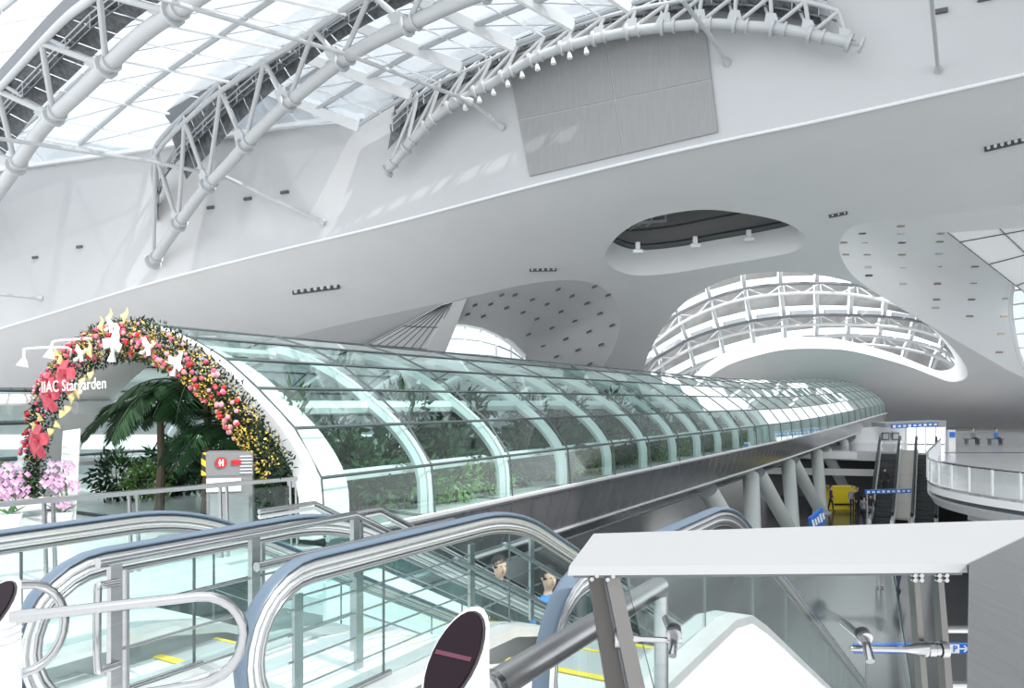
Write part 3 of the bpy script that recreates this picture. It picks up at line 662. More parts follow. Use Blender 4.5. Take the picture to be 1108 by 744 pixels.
def shrub_meshes(n, rx, rz, l, w, m1):
    fo = MB()
    for _ in range(n):
        u = rv(); r = random.uniform(.45, 1) ; p = V(u.x * rx * r, u.y * rx * r, rz * 1.05 + u.z * rz * r); leaf(fo, p, (u + rv() * .8).normalized(), rv(), l * random.uniform(.6, 1.2), w)
    st = MB()
    for k in range(5): a = 2 * PI * k / 5; st.tube([V(0, 0, 0), V(math.cos(a) * rx * .3, math.sin(a) * rx * .3, rz), V(math.cos(a) * rx * .5, math.sin(a) * rx * .5, rz * 1.6)], [.03, .02, .008], 5)
    return fo.mesh('foliage', m1), st.mesh('stem', 'bark')
SH = [shrub_meshes(520, .75, .62, .26, .09, 'leaf_dark'), shrub_meshes(480, .7, .55, .22, .08, 'leaf_mid'), shrub_meshes(420, .55, .4, .2, .06, 'leaf_light'), shrub_meshes(560, .6, .95, .3, .08, 'leaf_dark')]
SHN = ['dark green dense shrub', 'mid green leafy shrub', 'light green low shrub', 'tall dark green shrub']
PLACE = ['just inside the entrance', 'behind the first glass bay', 'behind the second glass bay', 'behind the third glass bay', 'behind the fourth glass bay', 'behind the fifth glass bay', 'behind the sixth glass bay', 'behind the seventh glass bay', 'behind the eighth glass bay', 'behind the ninth glass bay', 'behind the tenth glass bay']
def shrub(kind, t, s, sc, where):
    o = thing('garden_shrub', SHN[kind] + ' ' + where, 'shrub', TP(t, s, -2.2), 'shrubs growing inside the glass tunnel', rz=random.uniform(0, 6), world=False); o.scale = (sc, sc, sc * random.uniform(.9, 1.15))
    link('foliage', SH[kind][0], o); link('stem', SH[kind][1], o)
for b in range(11):
    for j, (s, kind, side) in enumerate(((-1.35, random.choice([0, 1]), 'near the window'), (-2.5, random.choice([0, 3]), 'toward the path'), (-7.2, random.choice([0, 3, 1]), 'on the far side'), (-1.1, 2, 'low at the glass'))):
        if b == 0 and j in (1, 3): continue
        shrub(kind, b * BAY + random.uniform(.5, 2.3) + (.6 if b == 0 else 0), s + random.uniform(-.15, .15), random.uniform(.85, 1.15) if b < 8 else .95, PLACE[b] + ' ' + side)
for b in range(6): shrub(3, b * BAY + 1.0 + .5 * (b % 2), -2.0, 1.12, PLACE[b + 1] + ' rising tall to the pane'); shrub(0, b * BAY + 2.4, -1.55, 1.2, PLACE[b + 1] + ' pressed to the pane')
for i, (t, s, k, sc, w) in enumerate([(1.3, -7.5, 0, .75, 'low behind the poster board'), (2.6, -7.1, 3, .7, 'deep left inside the arch'), (4.2, -6.9, 0, .9, 'farther back on the left inside the arch'), (5.6, -6.0, 3, .8, 'far back in the middle of the arch'), (1.9, -3.6, 3, .95, 'right behind the large palm trunk'), (-1.2, -7.4, 0, .8, 'left of the entrance by the white ribs'), (-3.4, -7.3, 3, .7, 'at the left frame edge behind the glass'), (1.6, -2.2, 0, 1.0, 'behind the red-marked cabinet'), (.8, -2.9, 1, .6, 'left of the red-marked cabinet'), (2.2, -5.2, 3, .9, 'below the palm crown'), (1.6, -6.9, 2, .9, 'under the left arch leg')]): shrub(k, t, s, sc, w)
def frond_mesh(l, droop, n=46, lw=.05, ll=.6, name='frond'):
    m = MB(); pts = []
    for i in range(9): k = i / 8; pts.append(V(l * k * (1 - .25 * k), 0, l * (.45 * k - droop * k * k)))
    m.tube(pts, [.022 * (1 - .8 * i / 8) for i in range(9)], 5)
    R = resample(pts, n + 2)
    for i in range(2, n + 1):
        tn = (R[min(i + 1, n + 1)] - R[i - 1]).normalized(); k = i / n; L_ = ll * math.sin(PI * min(.97, .12 + .82 * k)) ** .6
        for sd in (-1, 1): leaf(m, R[i], (tn * .55 + V(0, sd, 0) * .8 + V(0, 0, -.35 + random.uniform(-.12, .12))).normalized(), V(0, 0, 1), L_, lw)
    return m.mesh(name, 'leaf_dark')
FR = [frond_mesh(1.9, .62), frond_mesh(2.3, .75), frond_mesh(1.6, .40)]
def palm(loc, h, n, label, sc=1.0):
    o = thing('palm', label, 'palm', loc, 'palms inside the glass tunnel', world=False)
    m = MB(); m.tube([V(0, 0, 0), V(.04, .02, h * .5), V(0, .05, h)], [.10, .075, .065], 8); m.build('trunk', 'bark', o, True)
    for i in range(n):
        f = link('frond', FR[i % 3], o); f.location = (0, .05, h - .03 * (i % 4)); f.rotation_euler = (0, random.uniform(-.25, .25), 2 * PI * i / n + random.uniform(-.2, .2)); f.scale = (sc,) * 3
palm(TP(.9, -4.0, -2.2), 2.45, 20, 'large drooping palm in the middle of the flowered entrance', 1.15)
palm(TP(.8, -5.3, -2.2), 2.0, 14, 'lower palm left of the large one in the entrance', .85)
palm(TP(.9, -3.0, -2.2), 1.7, 14, 'smaller palm right of the large one behind the cabinet', .9)
palm(TP(3.6, -5.6, -2.2), 2.3, 10, 'palm behind the large one deeper in the tunnel', .9)
palm(TP(7.2, -2.6, -2.2), 2.2, 10, 'palm visible through the third glass bay', .75)
palm(TP(13, -2.8, -2.2), 2.1, 9, 'palm visible through the fifth glass bay', .75)
# ------------------------------------------------------------------ flower garland over the entrance
def AP(px, py, off=0.0):
    """point of the entrance plane on a line of sight"""
    r = V((px - CX) / F, 1, (CY - py) / F); o = R0 - D * (.42 + off); k = o.dot(D) / r.dot(D); return r * k
GC = catmull([AP(*p) for p in [(47, 545), (44, 510), (46, 475), (56, 432), (80, 396), (108, 376), (140, 367), (175, 374), (210, 393), (245, 425), (275, 462), (300, 497), (312, 515)]], 6)
gar = thing('flower_garland', 'evergreen garland with red and pink balls arching over the entrance', 'garland', TP(-.4, -8, -2.3))
gl = MB(); gd = MB(); R = resample(GC, 400)
for _ in range(7500):
    i = random.randint(1, 398); tn = (R[i + 1] - R[i - 1]).normalized(); out = tn.cross(D).normalized(); k = i / 399
    w = .36 * (0.75 + .35 * math.sin(PI * k)); a = random.uniform(0, 2 * PI); rr = w * math.sqrt(random.random())
    p = R[i] + out * math.cos(a) * rr - D * abs(math.sin(a)) * rr * .7; dr = (rv() + out * math.cos(a) - D * abs(math.sin(a))).normalized(); leaf(gl, p, dr, rv(), random.uniform(.06, .13), .035)
o = gl.build('greenery', 'fir', gar); o['kind'] = 'stuff'
for _ in range(2600):
    k = random.betavariate(1.6, 1.2); i = int(1 + k * 396)
    if k < .3 and random.random() < .65: continue
    tn = (R[i + 1] - R[i - 1]).normalized(); out = tn.cross(D).normalized(); w = .34; a = random.uniform(-1, 1); p = R[i] + out * a * w - D * (.27 * math.sqrt(1 - a * a) + .04)
    leaf(gd, p, (rv() - D * .6).normalized(), rv(), random.uniform(.03, .065), .03)
o = gd.build('gold_sprigs', 'gold', gar); o['kind'] = 'stuff'
BALL = [MB().ball((0, 0, 0), .039, 8, 6).mesh('bauble', c, True) for c in ('red_ball', 'pink_ball', 'rose_ball')]
for k in range(210):
    f = .1 + .80 * (k + random.random()) / 210; i = int(1 + f * 396); tn = (R[i + 1] - R[i - 1]).normalized(); out = tn.cross(D).normalized(); a = random.uniform(-.9, .9)
    b = link('bauble', random.choice(BALL), gar); b.location = R[i] + out * a * .33 - D * (.30 * math.sqrt(1 - a * a) + .05) - gar.location; s = random.uniform(.8, 1.25); b.scale = (s, s, s)
def flower(px, py, r, n=5):
    c = AP(px, py, .42); m = MB(); X = NN; Z = V(0, 0, 1)
    for k in range(n):
        a0 = 2 * PI * k / n + .3; dr = X * math.cos(a0) + Z * math.sin(a0); sd = -X * math.sin(a0) + Z * math.cos(a0)
        pts = [c - D * .03, c + dr * r * .5 + sd * r * .38 - D * .10, c + dr * r * .95 + sd * r * .30 - D * .05, c + dr * r - sd * r * .1 - D * .03, c + dr * r * .85 - sd * r * .38 - D * .06, c + dr * r * .45 - sd * r * .32 - D * .1]
        m.slab(pts, -D * .015)
    m.tube([c - D * .02, c - D * .22 + Z * .08], [.025, .012], 6); return m.build('hibiscus', 'hibiscus', gar)
flower(74, 408, .32); flower(58, 430, .30); flower(45, 478, .34); flower(56, 415, .22)
def big_leaf(px, py, l, ang):
    c = AP(px, py, .36); dr = NN * math.cos(ang) + V(0, 0, 1) * math.sin(ang); sd = -NN * math.sin(ang) + V(0, 0, 1) * math.cos(ang); m = MB()
    m.slab([c, c + dr * l * .4 + sd * l * .28 - D * .05, c + dr * l * .7 + sd * l * .12, c + dr * l - D * .02, c + dr * l * .7 - sd * l * .12, c + dr * l * .4 - sd * l * .28 - D * .05], -D * .012); m.build('gold_leaf', 'gold_pale', gar)
for px, py, l, a in [(70, 445, .3, .3), (78, 438, .35, 1.2), (86, 432, .35, 1.4), (88, 420, .3, 1.0), (97, 412, .28, .9), (70, 396, .35, 2.2), (66, 385, .3, 2.5), (48, 455, .3, 2.6), (42, 462, .3, 2.9), (52, 470, .3, .4), (100, 388, .35, 1.8), (112, 360, .3, 1.7), (60, 455, .25, -.6), (64, 448, .3, .1), (120, 352, .3, 1.5), (135, 350, .3, 1.2)]: big_leaf(px, py, l, a)
def dove(px, py, ang, sc):
    c = AP(px, py, .45); X = NN * math.cos(ang) + V(0, 0, 1) * math.sin(ang); Z = -NN * math.sin(ang) + V(0, 0, 1) * math.cos(ang); m = MB()
    m.tube([c - X * .30 * sc, c - X * .16 * sc, c, c + X * .12 * sc, c + X * .18 * sc, c + X * .23 * sc, c + X * .27 * sc], [.07 * sc, .03 * sc, .075 * sc, .06 * sc, .04 * sc, .045 * sc, .008 * sc], 8, flat=.7)
    m.slab([c + X * .08 * sc, c - X * .06 * sc, c - X * .16 * sc + Z * .22 * sc, c - X * .02 * sc + Z * .30 * sc], -D * .02); m.slab([c + X * .06 * sc, c - X * .06 * sc, c - X * .12 * sc - Z * .16 * sc, c - Z * .20 * sc], -D * .02)
    m.build('dove', 'dove', gar, True)
dove(124, 370, 1.3, 1.15); dove(88, 383, .5, .7); dove(161, 376, .4, .7); dove(192, 392, 1.0, .8); dove(121, 353, .3, .6)
# lettering over the left leg of the garland
let = thing('entrance_lettering', 'white raised letters reading IIAC Stargarden on the garland', 'lettering', AP(78, 420, .62))
place_text('IIAC Stargarden', .295, 'sign_white', AP(78.5, 417, .62), NN * 1.0 + V(0, 0, .03), V(0, 0, 1), let, bold=0.0, ext=.004)
# gooseneck lamps
for i, (pts, lb) in enumerate([([(100, 366), (62, 368.5), (56, 373), (55, 379)], 'right gooseneck lamp on a thin white arm above the lettering'), ([(76, 386), (73, 376), (30, 377), (26, 381), (26, 388)], 'left gooseneck lamp on a thin white arm above the lettering')]):
    pp = [AP(x, y, .3 + .15 * k) for k, (x, y) in enumerate(pts)]; t = thing('gooseneck_lamp', lb, 'lamp', pp[0], 'gooseneck lamps over the entrance'); m = MB(); m.tube(catmull(pp, 4), .022, 6); m.build('arm', 'white_steel', t, True)
    m = MB(); m.tube([pp[-1], pp[-1] + V(-.02, -.02, -.14)], [.04, .10], 10); m.build('lamp_head', 'sign_white', t, True)
# exit sign
mat('exit_green', (.02, .45, .20), .4); q = AP(179, 398, -.7); t = thing('exit_sign', 'small green and white exit arrow sign inside the arch', 'sign', q)
m = MB(); m.box(q, .2, .03, .2, (NN, D, V(0, 0, 1))); m.build('plate', 'exit_green', t); m = MB(); e = -D * .02
m.slab([q + e + NN * a + V(0, 0, b) for a, b in [(-.07, 0), (0, .06), (0, .025), (.07, .025), (.07, -.025), (0, -.025), (0, -.06)]], -D * .006); m.build('arrow', 'sign_white', t)
# cabinet with red mark
mat('cabinet_grey', (.20, .20, .205), .45); mat('hazard', (.85, .65, .02), .5, stripes=((.6, 0, .8), 7.0, (.02, .02, .02), .5))
q = P(250, 545, 11.9); q.z = -2.25; t = thing('fire_cabinet', 'grey cabinet with red emblem and hazard-striped edge inside the railing', 'cabinet', q); ax = (V(.97, .24, 0), V(-.24, .97, 0), V(0, 0, 1)); c = q
m = MB(); m.box(c + V(0, 0, .62), .66, .4, 1.24, ax); m.build('body', 'cabinet_grey', t)
m = MB(); m.box(c + V(0, 0, 1.3), .68, .42, .36, ax); hd_ = m.build('head', 'cabinet_grey', t)
m = MB(); m.box(c + ax[0] * -.37 + V(0, 0, 1.3), .06, .44, .34, ax); m.build('striped_edge', 'hazard', t)
m = MB(); m.box(c + ax[1] * -.22 + ax[0] * -.08 + V(0, 0, .98), .5, .02, .2, ax); m.build('screen', 'recess_grey', t)
m = MB(); m.box(c + ax[1] * -.21 + V(0, 0, .6), .56, .015, .5, ax); m.build('door', 'brushed', t)
em = MB(); ec = c + ax[1] * -.225 + ax[0] * -.12 + V(0, 0, 1.32); em.tube([ec, ec + ax[1] * -.01], .085, 14); e = em.build('emblem', 'red_ball', hd_)
m = MB(); m.box(ec + ax[0] * .22, .14, .02, .07, ax); m.build('emblem', 'red_ball', hd_)
m = MB(); m.box(ec + ax[1] * -.015 - ax[0] * .015, .02, .006, .1, ax).box(ec + ax[1] * -.015 + ax[0] * .03, .02, .006, .1, ax).box(ec + ax[1] * -.015, .07, .006, .02, ax); m.build('symbol', 'sign_white', hd_)
for k in range(6):
    m = MB(); m.box(c + ax[0] * .24 + ax[1] * -.215 + V(0, 0, 1.16 + .05 * k), .18, .02, .02, ax); m.build('louvre', 'grey_steel', hd_)
# poster stand
mat('poster', (.88, .89, .90), .5, noise=(5, (.80, .83, .86))); q = P(72, 560, 13.6); q.z = -2.25; t = thing('poster_stand', 'white upright poster board beside the left arch leg', 'poster', q)
b0 = P(62, 560, 13.6); b0.z = -2.25; b1 = P(80, 560, 13.4); b1.z = -2.25; dz = V(0, .12, 1.72); m = MB(); m.slab([b0, b1, b1 + dz + V(.03, 0, .05), b0 + dz + V(.03, 0, 0)], V(0, .04, 0)); m.build('board', 'poster', t)
for k in range(9):
    z = .5 + .12 * k; a = b0.lerp(b0 + dz, z / 1.75) + V(.05, -.012, 0); b = b1.lerp(b1 + dz, z / 1.75) + V(-.06 - .05 * (k % 3), -.012, 0); m = MB(); m.beam(a, b, .01, .03); m.build('text_line', 'grey_steel', t)
# orchids
def orchid(px, Y, rows_, label):
    q = P(px, 560, Y); q.z = -2.25; t = thing('orchid_pot', label, 'flowers', q, 'pink orchids by the entrance'); m = MB(); m.tube([q, q + V(0, 0, .35)], [.13, .2], 12); m.build('pot', 'pot', t, True)
    for (x, y) in rows_:
        e = P(x, y, Y); m = MB(); m.tube(catmull([q + V(0, 0, .3), q.lerp(e, .5) + V(.08, 0, .15), e], 4), .012, 5); m.build('stalk', 'leaf_mid', t)
        m = MB()
        for _ in range(22):
            p = e + V(random.uniform(-.22, .22), random.uniform(-.12, .12), random.uniform(-.11, .11)); X = rv()
            for k in range(4): leaf(m, p, (V(math.cos(k * PI / 2), -.3, math.sin(k * PI / 2))).normalized(), V(0, -1, .1), .055, .05)
        m.build('blossom', 'orchid', t)
    m = MB()
    for k in range(8): leaf(m, q + V(0, 0, .33), (V(math.cos(k), math.sin(k), .5)).normalized(), V(0, 0, 1), .35, .08)
    m.build('leaves', 'leaf_mid', t)
orchid(10, 13.0, [(9, 509), (14, 516), (8, 526), (13, 534)], 'pink orchid at the left frame edge in front of the white rib')
orchid(66, 13.2, [(68, 507), (60, 521), (70, 524), (66, 545)], 'pink orchid in front of the white poster board')
# garden railing
ra, rb = V(-6.6, 8.6, -1.2), P(321, 517, 12.0); ra = P(-40, 549, 8.7); rb.z = -1.2
t = thing('garden_railing', 'low glass railing with steel posts before the garden entrance', 'railing', ra.lerp(rb, .5) + V(0, 0, -1.05)); dr = (rb - ra).normalized(); zz = lambda k: ra.lerp(rb, k)
m = MB(); m.beam(ra, rb, .14, .055); m.build('top_rail', 'brushed', t)
ks = [.0, .2, .43, .72, .985]
for k in ks:
    for e in (-.05, .05):
        m = MB(); m.beam(zz(k) + dr * e + V(0, 0, -.02), zz(k) + dr * (e + .03) + V(0, 0, -1.1), .05, .03); m.build('post', 'brushed', t)
for a, b in zip(ks, ks[1:]):
    m = MB(); A, B = zz(a + .02), zz(b - .02); m.slab([A + V(0, 0, -.1), B + V(0, 0, -.1), B + V(0, 0, -1.0), A + V(0, 0, -1.0)], NN * .012); m.build('glass_panel', 'clear_glass', t)
# ------------------------------------------------------------------ floors, mezzanine, far end
m = MB(); m.slab([V(1, -30, Z_LOW), V(150, -30, Z_LOW), V(150, 150, Z_LOW), V(-4, 150, Z_LOW), V(-4, 12, Z_LOW)], V(0, 0, -.3)); structure('floor', m, 'floor_dark', 'dark polished floor of the lower level', 'floor')
m = MB(); m.slab([V(1, -30, Z_LOW), V(-4, 12, Z_LOW), V(-4, 150, Z_LOW), V(-120, 150, Z_LOW), V(-120, -30, Z_LOW)], V(0, 0, -.3)); structure('floor_left', m, 'floor_bounce', 'unseen lower floor behind the tunnel, made pale to bounce light up', 'floor')  # out-of-sight floor half, coloured pale to throw light up onto the soffit
m = MB(); m.slab([V(-14, -6, Z_UP), V(9, -6, Z_UP), V(9, 2.6, Z_UP), V(.2, 2.9, Z_UP), TS(2.9, -2.6, Z_UP), TS(2.5, -5.2, Z_UP), TS(1.5, -11, Z_UP)], V(0, 0, -.4)); structure('floor_upper', m, 'floor_light', 'pale landing floor at the head of the escalators', 'floor')
rear = [V(29.5, 55, Z_MEZ), V(27, 56.5, Z_MEZ), V(20, 60, Z_MEZ), V(20, 135, Z_MEZ), V(150, 135, Z_MEZ), V(150, 60, Z_MEZ), V(60, 55, Z_MEZ)]
m = MB(); m.slab(rear, V(0, 0, -.7)); structure('floor_mezzanine', m, 'floor_mezz', 'pale upper floor at the far end behind the escalators', 'floor')
m = MB(); m.slab([V(20, 60, Z_MEZ - .7), V(20, 60.6, Z_MEZ - .7), V(120, 60.6, Z_MEZ - .7), V(120, 60, Z_MEZ - .7)], V(0, 0, -3)); structure('wall_lower', m, 'dark_wall', 'dark wall under the far upper floor', 'wall')
m = MB(); m.slab([V(-60, 78, Z_LOW), V(20, 78, Z_LOW), V(20, 78.5, Z_LOW), V(-60, 78.5, Z_LOW)], V(0, 0, 2.5)); structure('wall_far', m, 'grey_wall', 'grey low wall far behind the tunnel columns', 'wall')
for i, (y, z, h, mt) in enumerate(((59.7, Z_MEZ - .35, .5, 'recess'), (59.75, Z_MEZ - 1.6, .5, 'recess_grey'))):
    m = MB(); m.beam(V(16, y, z), V(27, y - 2.8, z), .15, h); structure('trim_%d' % (i + 2), m, mt, ['white edge band of the far upper floor', 'grey band under the far upper floor edge'][i], 'trim')
# balcony at right
edge2 = catmull([V(60, 6, 0), V(34, 14.5, 0), V(24, 21, 0), V(19.6, 27.5, 0), V(18.7, 33.4, 0), V(21.2, 39.2, 0), V(26.2, 47.5, 0), V(31, 55.5, 0)], 8)
bal = thing('balcony', 'curved pale balcony with glass railing jutting in at right', 'balcony', V(26, 34, Z_MEZ - 1.3), kind='structure')
poly = [V(p.x, p.y, Z_MEZ) for p in edge2] + [V(70, 56, Z_MEZ), V(70, 6, Z_MEZ)]
m = MB(); m.slab(poly, V(0, 0, -.12)); m.build('deck', 'floor_mezz', bal)
inn = V(40, 34, 0)
def band(z0, z1, in0, in1, mt, nm):
    A = [V(p.x, p.y, z0) + (inn - p).normalized() * in0 for p in edge2]; B = [V(p.x, p.y, z1) + (inn - p).normalized() * in1 for p in edge2]; m = MB(); m.ribbon(A, B); m.build(nm, mt, bal, 60)
band(Z_MEZ, Z_MEZ - .42, 0, 0, 'cladding_white', 'fascia'); band(Z_MEZ - .42, Z_MEZ - .62, .25, .25, 'dark_steel', 'shadow_gap'); band(Z_MEZ - .42, Z_MEZ - .42, 0, .3, 'dark_steel', 'shadow_gap'); band(Z_MEZ - .62, Z_MEZ - .62, .0, .3, 'cladding_white', 'fascia'); band(Z_MEZ - .62, Z_MEZ - 1.0, 0, .25, 'cladding_white', 'fascia'); band(Z_MEZ - 1.0, Z_MEZ - 1.5, .25, 9, 'recess', 'underside')
RP = resample(edge2, 64)
m = MB(); m.tube([V(p.x, p.y, Z_MEZ + 1.05) for p in RP], .05, 6); m.build('handrail', 'chrome', bal, True)
for i in range(63):
    p, q = RP[i], RP[i + 1]; m = MB(); m.beam(V(p.x, p.y, Z_MEZ), V(p.x, p.y, Z_MEZ + 1.05), .07, .07); m.build('post', 'white_steel', bal)
    a, b = p.lerp(q, .06), p.lerp(q, .94); m = MB(); m.quad(V(a.x, a.y, Z_MEZ + .08), V(b.x, b.y, Z_MEZ + .08), V(b.x, b.y, Z_MEZ + .98), V(a.x, a.y, Z_MEZ + .98)); m.build('glass_panel', 'clear_glass', bal)
t = thing('balcony_banner', 'pale blue banner hanging under the balcony edge', 'banner', P(1075, 562, 30))
m = MB(); m.slab([P(1047, 546, 33), P(1100, 556, 29.5), P(1100, 572, 29.5), P(1047, 562, 33)], V(.05, .05, 0)); m.build('sheet', 'sign_white', t); mat('pale_blue', (.25, .55, .75), .5); mat('deep_blue', (.03, .12, .45), .5)
for k in range(4):
    m = MB(); a = P(1052 + k * 11, 551 + k * 2.1, 32.4 - k * .8); b = P(1059 + k * 11, 552 + k * 2.1, 31.8 - k * .8); m.beam(a, b, .03, .22); m.build('print', 'pale_blue' if k % 2 else 'deep_blue', t)
# far pair of escalators
EX = V(.485, .875, 0).normalized(); EN = V(EX.y, -EX.x, 0); eb = P(977, 565, 46.9); eb.z = Z_LOW
def EP(t, s, z): return eb + EX * t + EN * s + V(0, 0, z)
RISE = Z_MEZ - Z_LOW; RUN = 8.2
def far_esc(sc, label):
    t = thing('far_escalator', label, 'escalator', EP(0, sc, 0), 'pair of escalators at the far end')
    n = 18; m = MB()
    for k in range(n):
        a = RUN * k / n; z = RISE * (k + 1) / n; o = MB().slab([EP(a, sc - .48, z - .24), EP(a + RUN / n, sc - .48, z - .24), EP(a + RUN / n, sc + .48, z - .24), EP(a, sc + .48, z - .24)], V(0, 0, .24)).build('step', 'step_dark', t)
    for sd in (-1, 1):
        s = sc + sd * .62; pl = [(-1.6, .05), (-1.6, .85), (-.2, .9), (RUN, RISE + .9), (RUN + 1.5, RISE + .95), (RUN + 1.5, RISE + .1)]
        m = MB(); m.tube(catmull([EP(a, s, z) for a, z in pl[1:5]], 4), .09, 6); m.build('handrail', 'black', t, True)
        m = MB(); m.strip([EP(a, s, z) for a, z in [(-1.5, .0), (0, 0), (RUN, RISE), (RUN + 1.4, RISE)]], [EP(a, s, z) for a, z in [(-1.5, .85), (-.1, .85), (RUN, RISE + .85), (RUN + 1.4, RISE + .85)]], EN * .08); m.build('balustrade', 'clear_glass', t)
        m = MB(); m.strip([EP(a, s - .1, z) for a, z in [(-1.6, .0), (0, -.25), (RUN, RISE - .25), (RUN + 1.4, RISE - .1)]], [EP(a, s - .1, z) for a, z in [(-1.6, .3), (0, .3), (RUN, RISE + .3), (RUN + 1.4, RISE + .3)]], EN * .22); m.build('skirt', 'deck_steel', t)
far_esc(-1.15, 'left one of the two dark-stepped escalators at the far end'); far_esc(1.15, 'right one of the two dark-stepped escalators at the far end')
t = thing('escalator_median', 'beige sloping panel between the two far escalators', 'panel', EP(0, 0, 0)); mat('beige', (.42, .40, .37), .5)
for k in range(5):
    a0, a1 = RUN * k / 5, RUN * (k + .97) / 5; m = MB(); m.slab([EP(a0, -.42, RISE * k / 5 + .15), EP(a1, -.42, RISE * (k + .97) / 5 + .15), EP(a1, .42, RISE * (k + .97) / 5 + .15), EP(a0, .42, RISE * k / 5 + .15)], V(0, 0, .15)); m.build('panel', 'beige', t)
# bright glass vestibule and counters behind the far escalators
vb = thing('vestibule', 'bright glass vestibule with white frame behind the far escalators', 'vestibule', V(0, 0, 0) + P(1002, 485, 62)); Yv = 66; b = P(980, 484, Yv)
mat('lit_pane', (.9, .92, .95), .4, emit=((.95, .98, 1.0), 1.1))
for i in range(4):
    for j in range(2):
        x0, x1 = 981 + i * 10.5, 981 + (i + 1) * 10.5 - .7; y0, y1 = 462 + j * 9, 462 + (j + 1) * 9 - .6; m = MB(); m.slab([P(x0, y0, Yv), P(x1, y0, Yv), P(x1, y1, Yv), P(x0, y1, Yv)], V(0, .08, 0)); m.build('pane', 'lit_pane', vb)
for i in range(5): m = MB(); m.beam(P(980.6 + i * 10.5, 461, Yv - .1), P(980.6 + i * 10.5, 481, Yv - .1), .1, .12); m.build('post', 'white_steel', vb)
m = MB(); m.slab([P(958, 457.5, Yv - .3), P(1024, 455, Yv - .3), P(1024, 461, Yv - .3), P(958, 462, Yv - .3)], V(0, 2.5, 0)); m.build('canopy', 'grey_wall', vb)
o = MB().slab([P(926, 463, Yv + 2), P(980, 460, Yv + 2), P(980, 484, Yv + 2), P(926, 486, Yv + 2)], V(0, .4, 0)).build('partition', 'recess'); tag(o, 'grey partition wall with two dark screens left of the bright vestibule', 'partition')
for i, x in enumerate((958, 969)):
    q = P(x, 472, Yv + 1.7); t = thing('wall_screen', ['left dark screen on the grey partition', 'right dark screen on the grey partition'][i], 'screen', q, 'screens on the partition'); m = MB(); m.box(q, .62, .1, .7); m.build('frame', 'dark_steel', t); m = MB(); m.box(q + V(0, -.06, .02), .45, .02, .45); m.build('display', 'grey_steel', t)
def board(name, corners, th, mt, label, txt=None, tm='sign_white', size=None, cat='sign', marks=0, group=None, poles=()):
    a, b, c, d = corners; t = thing(name, label, cat, (c + d) / 2, group); n = (b - a).cross(d - a).normalized()
    if n.y > 0: n = -n
    m = MB(); m.slab([a, b, c, d], -n * th); m.build('board', mt, t)
    h = (a - d).length; w = (b - a).length
    for k in range(marks):
        f = (k + .5) / marks; p = (a.lerp(b, f - .32 / marks)).lerp(d.lerp(c, f - .32 / marks), .5) + n * .02; q = (a.lerp(b, f + .25 / marks)).lerp(d.lerp(c, f + .25 / marks), .5) + n * .02
        m = MB(); m.beam(p, q, .015, h * (.45 if k % 3 else .6), a - d); m.build('marking', tm, t)
    for kx in poles:
        p_ = d.lerp(c, kx) - n * th * .5; m = MB(); m.tube([p_, V(p_.x, p_.y, Z_LOW)], .035, 8); m.build('pole', 'brushed', t)
    if txt: place_text(txt, size or h * .7, tm, (a + b + c + d) / 4 + n * .03, b - a, a - d, t)
    return t
board('overhead_sign', [P(965, 459, 64), P(1015, 456.5, 64), P(1015, 461, 64), P(965, 463.5, 64)], .15, 'blue_sign', 'long blue overhead sign above the bright vestibule', marks=9)
t = board('overhead_sign', [P(937, 530, 44), P(986, 528.5, 44), P(986, 533, 44), P(937, 534.5, 44)], .15, 'blue_sign', 'long blue sign on two poles in front of the far escalators', marks=9, poles=(.04, .96))
board('info_sign', [P(1027, 465, 58), P(1034, 465, 58), P(1034, 494, 58), P(1027, 494, 58)], .25, 'sign_white', 'white and blue upright sign by the balcony corner', marks=0)
o = MB().slab([P(1027.5, 467, 57.9), P(1033.5, 467, 57.9), P(1033.5, 473, 57.9), P(1027.5, 473, 57.9)], V(0, -.03, 0)).build('sign_face', 'blue_sign'); o.parent = [c for c in bpy.data.objects if c.name.startswith('info_sign')][0]; o.location = -o.parent.location
board('blue_sign_board', [P(877, 560, 33), P(890, 549, 33.8), P(894, 565, 33.8), P(880, 575, 33)], .12, 'blue_sign', 'tilted blue sign board below the tunnel columns', marks=5, poles=(.5,))
board('parking_sign', [P(925, 696.5, 20), P(1062, 696.5, 20), P(1062, 707, 20), P(925, 707, 20)], .12, 'blue_sign', 'long blue parking sign with white arrow standing on the lower floor', marks=0, poles=(.1, .9))
t = bpy.data.objects['parking_sign']; q = P(1033, 701.6, 19.85)
m = MB(); w = .13; m.box(q, .24, .02, .22); m.build('symbol_square', 'sign_white', t); place_text('P', .22, 'blue_sign', q + V(0, -.02, 0), V(1, 0, 0), V(0, 0, 1), t, bold=.006)
qa_ = P(1042, 701.6, 19.85); m = MB(); m.beam(qa_ + V(-.1, 0, 0), qa_ + V(.12, 0, 0), .02, .03).beam(qa_ + V(.12, 0, 0), qa_ + V(.03, 0, .08), .02, .03).beam(qa_ + V(.12, 0, 0), qa_ + V(.03, 0, -.08), .02, .03); m.build('arrow', 'sign_white', t)
for x in (950, 958, 966, 974, 990, 998): q = P(x, 701, 19.9); MB().box(q, .12, .02, .1).build('marking', 'sign_white', t)
# yellow booth
q = P(913, 551, 0.001 + 7.4 * F / 117); q.z = Z_LOW; t = thing('yellow_booth', 'bright yellow booth on the lower floor beside the columns', 'booth', q)
m = MB(); m.box(q + V(0, .5, .75), 1.75, .9, 1.5); m.build('panel', 'yellow', t); m = MB(); m.box(q + V(0, .5, 1.52), 1.85, 1.0, .06); m.build('top', 'yellow', t); m = MB(); m.box(q + V(0, .02, .35), 1.3, .05, .12); m.build('stripe', 'black', t)
